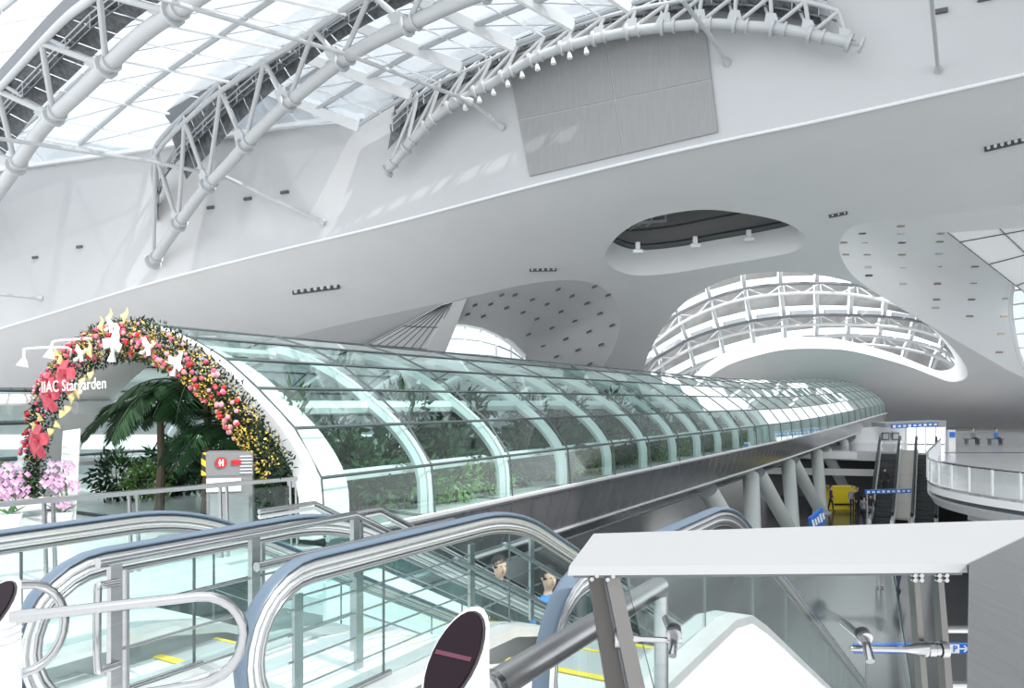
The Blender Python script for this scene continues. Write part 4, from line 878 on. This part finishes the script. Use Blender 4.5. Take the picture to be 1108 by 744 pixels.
# ------------------------------------------------------------------ people
mat('skin', (.66, .44, .33), .5); mat('hair', (.02, .016, .014), .5); mat('cloth_black', (.02, .02, .024), .7); mat('cloth_navy', (.03, .04, .08), .7); mat('cloth_blue', (.07, .24, .55), .7); mat('cloth_grey', (.25, .26, .28), .7); mat('cloth_white', (.75, .75, .76), .7); mat('shoe', (.03, .028, .026), .5); mat('eye', (.02, .02, .02), .3); mat('lip', (.45, .18, .15), .5)
def skin_body(verts, edges, root, name):
    me = bpy.data.meshes.new(name); me.from_pydata([v[:3] for v in verts], edges, []); o = bpy.data.objects.new(name, me); COL.objects.link(o)
    sm = o.modifiers.new('s', 'SKIN'); sm.use_smooth_shade = True; sm.branch_smoothing = .3
    for i, v in enumerate(verts): d_ = me.skin_vertices[0].data[i]; d_.radius = (v[3], v[4] if len(v) > 4 else v[3]); d_.use_root = (i == root)
    o.modifiers.new('u', 'SUBSURF').levels = 2; dg = bpy.context.evaluated_depsgraph_get(); out = bpy.data.meshes.new_from_object(o.evaluated_get(dg)); bpy.data.objects.remove(o); out.name = name; return out
def person_meshes(pose):
    """faces -Y, feet at z=0, 1.72 m tall"""
    if pose == 'sit':
        H = .50; leg = lambda s: [(s * .09, -.02, H, .085), (s * .10, -.42, H + .02, .065), (s * .10, -.42, .12, .045), (s * .10, -.44, .05, .042), (s * .10, -.56, .035, .035)]
    else:
        H = .92; st = .14 if pose == 'walk' else .02
        leg = lambda s: [(s * .085, 0, H - .06, .088), (s * .09, -s * st * .6 - .01, .50, .062), (s * .09, -s * st + .02, .12, .042), (s * .09, -s * st + .01, .05, .042), (s * .10, -s * st - .13, .03, .034)]
    vt = [(0, 0, H, .13, .10), (0, -.01, H + .18, .12, .085), (0, -.01, H + .38, .145, .095), (0, .0, H + .50, .10, .07), (0, -.005, H + .56, .043), (0, -.012, H + .60, .052), (0, -.025, H + .65, .082, .090), (0, -.020, H + .74, .092, .102), (0, -.012, H + .81, .086, .092), (0, -.010, H + .84, .06, .065)]
    ed = [(i, i + 1) for i in range(9)]
    for s in (-1, 1):
        o = len(vt); vt += leg(s); ed += [(0, o)] + [(o + i, o + i + 1) for i in range(4)]
        o = len(vt); bend = -.10 if pose != 'sit' else -.2
        vt += [(s * .17, 0, H + .46, .058), (s * .21, .01, H + .20, .043), (s * .20, bend, H - .0, .034), (s * .195, bend - .03, H - .06, .03), (s * .19, bend - .05, H - .13, .022)]
        ed += [(2, o)] + [(o + i, o + i + 1) for i in range(4)]
        hnd = o + 3
        for k in range(4): vt.append((s * .19 + (k - 1.5) * .012, bend - .06, H - .15 - .012 * (k in (1, 2)), .008)); ed.append((hnd, len(vt) - 1))
        vt.append((s * .165, bend - .06, H - .10, .009)); ed.append((hnd, len(vt) - 1))
    me = skin_body(vt, ed, 0, 'body')
    hr = MB(); hr.ball((0, -.008, H + .762), .102, 18, 14, (.96, 1.12, 1.06)); hv = [v for v in hr.v]; 
    hr.f = [f for f in hr.f if not all(hv[i][1] < -.045 and hv[i][2] < H + .81 for i in f)]; hr.mi = [0] * len(hr.f)
    hr.f = [f for f in hr.f if not all(hv[i][2] < H + .68 for i in f)]; hr.mi = [0] * len(hr.f)
    fc = MB(); 
    fc.tube([V(0, -.105, H + .735), V(0, -.128, H + .695), V(0, -.105, H + .685)], [.009, .016, .01], 6)
    for s in (-1, 1): fc.ball((s * .088, -.01, H + .72), .022, 6, 5, (.5, .8, 1.3))
    ey = MB()
    for s in (-1, 1): ey.ball((s * .033, -.112, H + .738), .010, 6, 5, (1.3, .8, .7))
    lp = MB(); lp.tube([V(-.022, -.104, H + .655), V(0, -.112, H + .658), V(.022, -.104, H + .655)], [.004, .008, .004], 6)
    return dict(body=me, hair=hr.mesh('hair', 'hair', True), face=fc.mesh('nose_and_ears', 'skin', True), eyes=ey.mesh('eyes', 'eye', True), mouth=lp.mesh('mouth', 'lip', True), H=H)
POSES = {k: person_meshes(k) for k in ('stand', 'walk', 'sit')}
def person(pose, loc, heading, topm, botm, label, face=False, sc=1.0):
    pm = POSES[pose]; H = pm['H']; o = thing('person', label, 'person', loc, 'people in the hall', rz=heading, world=False); o.scale = (sc,) * 3
    me = pm['body'].copy(); me.materials.clear()
    for k in (topm, botm, 'skin', 'shoe'): me.materials.append(M[k])
    idx = []
    for p in me.polygons:
        c = p.center
        if c.z > H + .53: k = 2
        elif c.z < .085: k = 3
        elif abs(c.x) > .155 and c.z < H - .02 and (pose != 'sit' or c.y > -.38): k = 2
        elif c.z < H + (.02 if pose != 'sit' else .08) and abs(c.x) < .17: k = 1
        else: k = 0
        idx.append(k)
    me.polygons.foreach_set('material_index', idx); me.polygons.foreach_set('use_smooth', [True] * len(idx)); link('body', me, o); link('hair', pm['hair'], o)
    if face:
        for n_ in ('face', 'eyes', 'mouth'): link(pm[n_].name.split('.')[0], pm[n_], o)
    return o
def foot(px, py, z): 
    Y = -z * F / (py - CY); q = P(px, py, Y); q.z = z; return q
person('stand', foot(920, 553, Z_LOW) + V(0, -1.0, 0), .4, 'cloth_black', 'cloth_black', 'person in black standing in front of the yellow booth')
person('stand', foot(913.5, 552, Z_LOW) + V(0, -1.2, 0), -.6, 'cloth_grey', 'cloth_navy', 'person in grey just left of the one in black at the booth')
person('walk', foot(899, 553, Z_LOW), .9, 'cloth_navy', 'cloth_black', 'person in navy at the left end of the yellow booth')
person('stand', foot(942, 564, Z_LOW), 2.6, 'cloth_black', 'cloth_grey', 'person in black at the foot of the left far escalator')
person('walk', foot(935, 567, Z_LOW), 2.2, 'cloth_grey', 'cloth_black', 'person in grey left of the far escalator foot')
person('stand', EP(2.9, -1.15, 1.4), PI - .5, 'cloth_black', 'cloth_black', 'person in black riding up the left far escalator')
person('walk', foot(972, 640, Z_LOW), 2.0, 'cloth_navy', 'cloth_navy', 'person in navy on the lower floor seen under the cap beam')
person('stand', foot(951, 636, Z_LOW), .3, 'cloth_white', 'cloth_grey', 'person in white on the lower floor seen under the cap beam')
for i, (x, tm, lb) in enumerate(((1078, 'cloth_blue', 'seated person in blue on a bench by the far wall'), (1053, 'cloth_grey', 'seated person in grey on a bench by the far wall'))):
    q = foot(x, 480, Z_MEZ); bn = thing('bench', ['low dark bench under the seated person in blue', 'low dark bench under the seated person in grey'][i], 'bench', q, 'benches by the far wall')
    m = MB(); m.box(q + V(0, .15, .42), 1.3, .5, .08); m.build('seat', 'dark_steel', bn)
    for s in (-.5, .5): m = MB(); m.box(q + V(s, .15, .19), .08, .45, .38); m.build('leg', 'dark_steel', bn)
    person('sit', q + V(0, 0.05, 0), .2, tm, 'cloth_navy', lb)
# ------------------------------------------------------------------ near escalators
INC = math.tan(math.radians(25)); ZH, ZD = -.70, -1.40
def bal_path(t0, crest, off, tend, newel=True):
    """handrail line (t, z) moved inwards by off"""
    r = .40 - off; c = (t0 + .40, ZH - .40); out = []
    if newel:
        out += [(c[0] + .55, c[1] - r), (c[0] + .25, c[1] - r)]
        out += [(c[0] + r * math.cos(a), c[1] + r * math.sin(a)) for a in [PI * 1.5 - PI * k / 14 for k in range(15)]]
    else: out.append((t0, ZH - off))
    zh = ZH - off; R_ = 1.9
    th = math.radians(25); l = R_ * math.tan(th / 2)
    for k in range(9):
        a = th * k / 8; out.append((crest - l + R_ * math.sin(a), zh - R_ * (1 - math.cos(a))))
    a0, z0 = out[-1]; out.append((tend, z0 - (tend - a0) * INC)); return out
def near_bal(esc, s, t0, crest, tend, outer):
    Tn = lambda pts, ds=0.0: [TS(a, s + ds, z) for a, z in pts]
    m = MB(); m.tube(Tn(bal_path(t0, crest, 0, tend)), .013, 12, flat=2.9, up=NN); h = m.build('handrail', 'rubber_blue', esc, True)
    m = MB(); m.tube(Tn(bal_path(t0, crest, .036, tend)), .023, 12, flat=1.45, up=NN); m.build('handrail_guide', 'guide', h, True)
    m = MB(); m.tube(Tn(bal_path(t0, crest, .078, tend)), .021, 12, flat=1.1, up=NN); m.build('guide_rim', 'guide', h, True)
    m = MB(); m.tube(Tn(bal_path(t0, crest, .112, tend)), .014, 10, flat=1.1, up=NN); m.build('guide_rim', 'chrome', h, True)
    # glass panels
    top = bal_path(t0 + .1, crest, .12, tend, False); L_ = tend - t0
    def ztop(t):
        if t < t0 + .4: r = .28; d_ = t - (t0 + .4); return ZH - .40 + math.sqrt(max(0, r * r - d_ * d_))
        return interp(t, top)
    zbot = lambda t: interp(t, top) - (ZH - .12 - ZD)
    cuts = [t0 + .13] + [t0 + .9 + 1.25 * k for k in range(int((L_ - 1) / 1.25))] + [tend]
    for a, b in zip(cuts, cuts[1:]):
        n = 8; us = [a + .008 + (b - a - .016) * k / n for k in range(n + 1)]; m = MB(); m.strip([TS(u, s - .005, max(ztop(u), zbot(u) + .02)) for u in us], [TS(u, s - .005, zbot(u)) for u in us], NN * .01); m.build('glass_panel', 'rail_glass', esc)
        m = MB(); m.beam(TS(b, s, zbot(b)), TS(b, s, ztop(b)), .012, .012); m.build('glass_joint', 'mullion', esc)
    # deck cover beside the glass, then outer cladding
    us = [t0 + .15 + (tend - t0 - .15) * k / 24 for k in range(25)]
    m = MB(); m.strip([TS(u, s - .13, zbot(u)) for u in us], [TS(u, s + .13, zbot(u)) for u in us], V(0, 0, -.06)); m.build('deck_cover', 'deck_steel', esc, 60)
    m = MB(); m.strip([TS(u, s + outer * .13, zbot(u) - .05) for u in us], [TS(u, s + outer * .13, zbot(u) - 1.15) for u in us], NN * (-outer * .04)); m.build('outer_cladding', 'cladding_white', esc, 60)
    return zbot
def near_escalator(sr, sl, t0r, t0l, cr, cl, label, tend=13.5):
    e = thing('escalator', label, 'escalator', TS(t0r, (sr + sl) / 2, -1.6), 'escalators in front leading down')
    zb = near_bal(e, sr, t0r, cr, tend, 1); near_bal(e, sl, t0l, cl, tend, -1)
    cm = min(cr, cl); wi = (sr - sl) - .28; sc = (sr + sl) / 2
    m = MB(); m.slab([TS(min(t0r, t0l), sc - wi / 2, -1.58), TS(cm - .3, sc - wi / 2, -1.58), TS(cm - .3, sc + wi / 2, -1.58), TS(min(t0r, t0l), sc + wi / 2, -1.58)], V(0, 0, -.1)); m.build('comb_plate', 'floor_light', e)
    m = MB(); m.slab([TS(cm - .36, sc - wi / 2, -1.575), TS(cm - .3, sc - wi / 2, -1.575), TS(cm - .3, sc + wi / 2, -1.575), TS(cm - .36, sc + wi / 2, -1.575)], V(0, 0, .006)); m.build('yellow_edge', 'yellow', e)
    k = 0; t_ = cm - .3; z = -1.58
    while t_ < tend - .4:
        m = MB(); m.slab([TS(t_, sc - wi / 2, z), TS(t_ + .42, sc - wi / 2, z), TS(t_ + .42, sc + wi / 2, z), TS(t_, sc + wi / 2, z)], V(0, 0, -.2)); st_ = m.build('step', 'step_grey', e)
        m = MB(); m.slab([TS(t_ + .385, sc - wi / 2, z + .001), TS(t_ + .415, sc - wi / 2, z + .001), TS(t_ + .415, sc + wi / 2, z + .001), TS(t_ + .385, sc + wi / 2, z + .001)], V(0, 0, .004)); m.build('step_edge', 'yellow', st_)
        t_ += .42; z -= .42 * INC * min(1, (k + 1) / 3); k += 1
    return e
near_escalator(-1.40, -2.55, 2.58, 2.13, 5.30, 4.35, 'nearest escalator with blue-grey handrails left of the cap beam')
near_escalator(-3.50, -4.45, 1.73, 1.35, 3.70, 3.30, 'second escalator behind the tubular steel fence')
# broad white decks between the escalators
for i, (s0, s1, c_, lb) in enumerate(((-2.70, -3.35, 4.0, 'white sloping deck between the two nearest escalators'), (-4.60, -5.3, 3.5, 'white sloping deck beyond the second escalator'))):
    us = [1.2, c_ - .6, c_, c_ + 1, 13.5]; zs = [-1.42, -1.42, -1.50, -1.50 - INC, -1.50 - (13.5 - c_) * INC]
    m = MB(); m.strip([TS(u, s0, z) for u, z in zip(us, zs)], [TS(u, s1, z) for u, z in zip(us, zs)], V(0, 0, -.3)); o = m.build('escalator_deck', 'cladding_white', None, 40); tag(o, lb, 'deck', 'white decks between escalators')
# lower balustrade that carries on down beside the tunnel belly
lb_ = thing('stair_balustrade', 'sloping glass balustrade with white skirt below the tunnel belly', 'balustrade', TS(11, -6.8, -5.5))
def sb(t, s, dz): return TS(t, s, -1.45 - max(0, t - 8.0) * INC * 1.02 + dz)
for s_, nm in ((-6.8, 'near'), (-8.0, 'far')):
    m = MB(); m.tube([sb(7.0, s_, 0), sb(8.0, s_, 0), sb(16.5, s_, 0)], .035, 8); m.build('handrail', 'chrome', lb_, True)
    m = MB(); m.tube([sb(7.0, s_, -.07), sb(8.0, s_, -.07), sb(16.5, s_, -.07)], .03, 8); m.build('handrail', 'guide', lb_, True)
    for k in range(7):
        a, b = 7.0 + k * 1.35, 7.0 + (k + 1) * 1.35 - .02; us = [a, max(a, min(b, 8.0)), b]; m = MB(); m.strip([sb(u, s_, -.1) for u in us], [sb(u, s_, -.8) for u in us], NN * .012); m.build('glass_panel', 'rail_glass', lb_)
    m = MB(); m.strip([sb(u, s_, -.8) for u in (7, 8, 16.5)], [sb(u, s_, -1.9) for u in (7, 8, 16.5)], NN * -.06); m.build('skirt', 'cladding_white', lb_)
m = MB(); m.strip([sb(u, -6.85, -1.0) for u in (7, 8, 16.5)], [sb(u, -7.95, -1.0) for u in (7, 8, 16.5)], V(0, 0, -.2)); m.build('deck', 'floor_light', lb_)
# riders
def rider(px, py, Y, h, tm, bm, lb):
    head = P(px, py, Y); q = head - V(0, 0, 1.70); person('stand', q, h, tm, bm, lb, True)
rider(540, 607, 9.6, .55, 'cloth_black', 'cloth_black', 'person in black suit riding the escalator, left of the two')
rider(593, 619, 9.0, .55, 'cloth_blue', 'cloth_navy', 'person in blue top riding the escalator, right of the two')
# ------------------------------------------------------------------ tubular fences
def pipe(parent, pts, r, mt='chrome', name='pipe', seg=10): m = MB(); m.tube(pts, r, seg); return m.build(name, mt, parent, True)
f = thing('steel_fence', 'tubular steel fence with posts between the two nearest escalators', 'fence', TS(2.2, -3.0, -1.6))
s = -3.0; tt = lambda px, z=-.65: (lambda k: ((px - CX) / F * (NN.y * s) - NN.x * s) / (D.x - (px - CX) / F * D.y))(0)
ta, tb, tc, te = tt(106), tt(124), tt(275), tt(384)
pipe(f, [TS(ta, s, -.65), TS(te, s, -.65), TS(te + .5, s, -.65 - .5 * INC), TS(te + 5, s, -.65 - 5 * INC)], .022, name='top_pipe')
for k, t_ in enumerate((tb, tc, te)): 
    m = MB(); m.beam(TS(t_, s, -.66), TS(t_, s, -1.45), .05, .03, NN); m.build('post', 'brushed', f)
    m = MB(); m.beam(TS(t_ + .05, s, -.70), TS(t_ + .05, s, -1.45), .012, .03, NN); m.build('post', 'brushed', f)
for z in (-.86, -1.02, -1.2): pipe(f, [TS(tb, s, z), TS(te, s, z), TS(te + 4, s, z - 4 * INC)], .007, name='wire')
pipe(f, [TS(tc - .03, s + .05, -.80), TS(te + .9, s + .05, -.80)], .024, name='lower_pipe')
tq = tt(101); x = catmull([TS(tb, s + .03, -.735), TS(tq + .02, s + .03, -.735), TS(tq, s + .03, -.75), TS(tq, s + .03, -1.05), TS(tq + .02, s + .03, -1.07), TS(tb, s + .03, -1.07)], 4); pipe(f, x, .016, name='bracket')
f = thing('wire_railing', 'steel posts and thin wires seen through the nearest escalator glass', 'railing', TS(3.5, -2.78, -1.6)); s = -2.78
for px in (322, 388, 510, 575):
    t_ = tt(px); m = MB(); m.beam(TS(t_, s, -.93), TS(t_, s, -1.62), .055, .02, NN); m.build('post', 'brushed', f)
t0_, t1_ = tt(312), tt(585)
for z in (-1.0, -1.12, -1.25, -1.38): pipe(f, [TS(t0_, s, z), TS(t1_, s, z)], .006, name='wire')
for k in range(3): pipe(f, [TS(4.0 + k * .6, s, -1.0), TS(8.2 + k * .6, s, -1.0 - 4.2 * INC)], .018, 'brushed', 'sloping_pipe')
# loops at left
f = thing('barrier_loop', 'shiny U-shaped tubular barrier at the lower left', 'barrier', P(230, 744, 2.75) + V(0, 0, -.5)); a = P(10, 668, 2.58); b = P(214, 645, 2.86); r = .165; dd = (b - a).normalized(); up = V(0, 0, 1)
arc = [b + dd * (r * math.sin(k * PI / 12)) - up * (r * (1 - math.cos(k * PI / 12))) for k in range(13)]
pipe(f, [a] + arc + [arc[-1] - dd * .75], .019); pipe(f, [a + dd * .02, a + dd * .08], .023, name='sleeve')
f = thing('barrier_loop', 'small tubular loop in front of the leftmost visible newel', 'barrier', P(40, 720, 2.95) + V(0, 0, -.6)); a = P(-30, 634, 2.80); b = P(26, 632, 2.95); dd = V(.62, .78, 0).normalized(); r = .17
arc = [b + V(dd.x * r * .85 * math.sin(k * PI / 12), dd.y * r * .85 * math.sin(k * PI / 12), -(r * (1 - math.cos(k * PI / 12)))) for k in range(13)]
pipe(f, [a] + arc + [arc[-1] - dd * .5], .018)
# bollards
mat('screen_dark', (.012, .006, .010), .06, spec=.12); mat('screen_bar', (.08, .012, .03), .1)
def pod(c, w, ztop, tilt_dir, label, h=1.1):
    o = thing('sensor_post', label, 'bollard', V(c.x, c.y, -1.6), 'white sensor posts with dark oval screens'); n = 24; low = []; high = []; td = Vector(tilt_dir).normalized(); sd = V(-td.y, td.x, 0)
    el = lambda a, k=1.0: td * math.cos(a) * w * .62 * k + sd * math.sin(a) * w * .5 * k
    zt = lambda v: ztop - .115 * (v.dot(td) / (w * .62)) - .115
    ring = [el(2 * PI * k / n) for k in range(n)]
    lo = [V(c.x, c.y, -1.6) + v * 1.05 for v in ring]; hi = [V(c.x, c.y, zt(v)) + v for v in ring]
    m = MB(); m.hexa(lo, hi); m.build('shell', 'cladding_white', o, 50)
    nrm = V(td.x * .115, td.y * .115, w * .62).normalized(); r2 = [el(2 * PI * k / n, .84) for k in range(n)]
    base = [V(c.x, c.y, zt(v)) + v + nrm * .002 for v in r2]; m = MB(); top_ = [b_ * 1.0 + nrm * .012 for b_ in base]; m.hexa(base, top_); sc_ = m.build('screen', 'screen_dark', o, 30)
    m = MB(); a_ = V(c.x, c.y, zt(V(0, 0, 0))) + nrm * .014; m.beam(a_ - sd * w * .36, a_ + sd * w * .36, .012, .004, nrm); m.build('screen_bar', 'screen_bar', sc_)
    r3 = [el(2 * PI * k / n, .87) for k in range(n)]; m = MB(); m.tube([V(c.x, c.y, zt(v)) + v + nrm * .004 for v in r3], .005, 6, closed=True); m.build('bezel', 'black', sc_, True)
pod(P(493, 700, 2.05), .165, -.57, V(-.55, -.83, 0), 'white sensor post with dark oval screen in the foreground')
pod(P(-16, 690, 2.75), .19, -.655, V(-.3, -.9, 0), 'white sensor post cut off by the left frame edge')
m = [o for o in bpy.data.objects if o.name == 'sensor_post.001'][0]
for k in range(3):
    q = P(-2, 660, 2.55); mm = MB(); cc = V(P(-16, 690, 2.75).x, P(-16, 690, 2.75).y, -.80 - .028 * k); mm.tube([cc + V(math.cos(2 * PI * j / 20) * .105, math.sin(2 * PI * j / 20) * .12, 0) for j in range(20)], .005, 5, closed=True); mm.build('groove', 'grey_steel', m)
# stout pipe barrier
f = thing('pipe_barrier', 'stout brushed pipe running from the sensor post to the escalator', 'barrier', TS(2.4, -1.2, -1.6)); s = -1.2
t0_, t1_ = tt(524), tt(713); pipe(f, [TS(t0_, s, -.84), TS(t1_, s, -.84)], .047, 'brushed', seg=16); pipe(f, [TS(t0_ + .02, s, -.84), TS(t0_ + .05, s, -.84)], .053, name='sleeve')
pipe(f, catmull([TS(t1_ - .02, s, -.84), TS(t1_ + .02, s, -.87), TS(t1_ + .03, s, -.92), TS(t1_ + .03, s, -1.6)], 4), .034, 'brushed', 'post')
# ------------------------------------------------------------------ guard with wide cap in the foreground
g = thing('guard_rail', 'wide white-capped glass guard in the right foreground', 'guard rail', V(1.0, 2.6, -1.6))
cz = lambda px, py, z=-.5: P(px, py, -z * F / (py - CY))
fl, fr, bl, br = cz(614, 612.5), cz(1047, 609.5), cz(641, 577), cz(1150, 560.5)
m = MB(); e = .012
poly = [fl, fr, br, bl]
lo = [p + V(0, 0, -.028) for p in poly]; cen_ = sum(poly, V(0, 0, 0)) / 4
hi = [p.lerp(cen_, .006) for p in poly]; m.hexa(lo, hi); m.build('cap', 'cap_paint', g)
m = MB(); near = cz(1045.5, 790); nr = cz(1330, 790); fr2 = fr + V(.004, 0, 0); br2 = br + V(.004, -.003, 0); rr = cz(1290, 566)
m.slab([fr2, near, nr, rr, br2], V(0, 0, -.03)); m.build('cap', 'brushed_cap', g)
m = MB(); m.beam(fl + V(.02, .035, -.034), fr + V(-.005, .035, -.034), .03, .012); m.build('channel', 'dark_steel', g)
# slanted twin posts at left
def plate(a0, a1, b0, b1, Y, th, mt='brushed', nm='post'):
    m = MB(); m.slab([P(*a0, Y), P(*a1, Y), P(*b0, Y), P(*b1, Y)], V(.0, th, 0)); return m.build(nm, mt, g)
plate((635, 612), (650, 612), (688, 800), (665, 800), 2.42, .05, 'brushed_dark'); plate((653, 612), (668, 612), (711, 800), (692, 800), 2.36, .05, 'post_steel'); plate((650, 612), (653, 612), (692, 800), (688, 800), 2.40, .03, 'dark_steel')
for px, py in ((640, 625.5), (645.5, 622), (657, 626), (663, 622.5)):
    q = P(px, py, 2.35); m = MB(); m.tube([q, q + V(0, -.012, 0)], .0065, 10); m.build('bolt', 'chrome', g, True)
plate((988, 612), (993.5, 612), (1009, 800), (1002, 800), 2.42, .04, 'post_steel'); plate((1014, 612), (1020, 612), (1036, 800), (1028, 800), 2.42, .04, 'post_steel')
for px, py in ((987, 623), (994, 623), (1013, 623), (1021, 623)):
    for k in (-2, 3): q = P(px, py + k, 2.40); m = MB(); m.tube([q, q + V(0, -.02, 0)], .007, 10); m.build('bolt', 'chrome', g, True)
for y in (681, 741): pipe(g, [P(1024, y, 2.45), P(1062, y, 2.45)], .012, 'polished', 'crossbar')
# glass pane and its point fixings
m = MB(); m.slab([P(675, 616.5, 2.52), P(966, 615, 2.52), P(996, 800, 2.52), P(722, 800, 2.52)], V(0, .014, 0)); gpn = m.build('glass_pane', 'clear_glass', g)
m = MB(); m.tube([P(722, 800, 2.515), P(675, 616.5, 2.515), P(966, 615, 2.515), P(996, 800, 2.515)], .0022, 5); m.build('glass_edge', 'edge_green', gpn)
pipe(g, [P(676, 690, 2.40), P(684, 690, 2.38), P(693, 691, 2.36), P(738, 693, 2.36)], [.026, .02, .009, .009], 'polished', 'spider_arm', 14)
pipe(g, [P(664, 690, 2.41), P(671, 690, 2.41)], .034, 'polished', 'boss', 14)
q = P(728, 693, 2.34); pipe(g, [q + V(-.012, -.05, -.03), q + V(.004, .0, .012), q + V(.012, .17, .02)], .012, 'chrome', 'fixing', 14); pipe(g, [q + V(.006, .01, .02), q + V(.010, .03, .028)], .022, 'black', 'gasket', 16); pipe(g, [q + V(.004, .0, .016), q + V(.006, .01, .02)], .0235, 'chrome', 'fixing_disc', 16)
pipe(g, [P(1000, 702, 2.40), P(990, 702, 2.37), P(978, 702.5, 2.36), P(920, 701, 2.36)], [.024, .018, .009, .009], 'polished', 'spider_arm', 14)
for x0, x1, r in ((997, 1001, .026), (1003, 1010, .024), (1011, 1016, .02), (1017, 1024, .026)): pipe(g, [P(x0, 702.5, 2.40), P(x1, 702.5, 2.40)], r, 'polished', 'boss', 14)
q = P(935, 697, 2.34); pipe(g, [q + V(-.004, -.05, -.035), q + V(.004, .0, .012), q + V(.01, .17, .02)], .0135, 'chrome', 'fixing', 14); pipe(g, [q + V(.004, .01, .02), q + V(.006, .03, .028)], .022, 'black', 'gasket', 16); pipe(g, [q + V(.004, .0, .016), q + V(.004, .01, .02)], .0235, 'chrome', 'fixing_disc', 16)
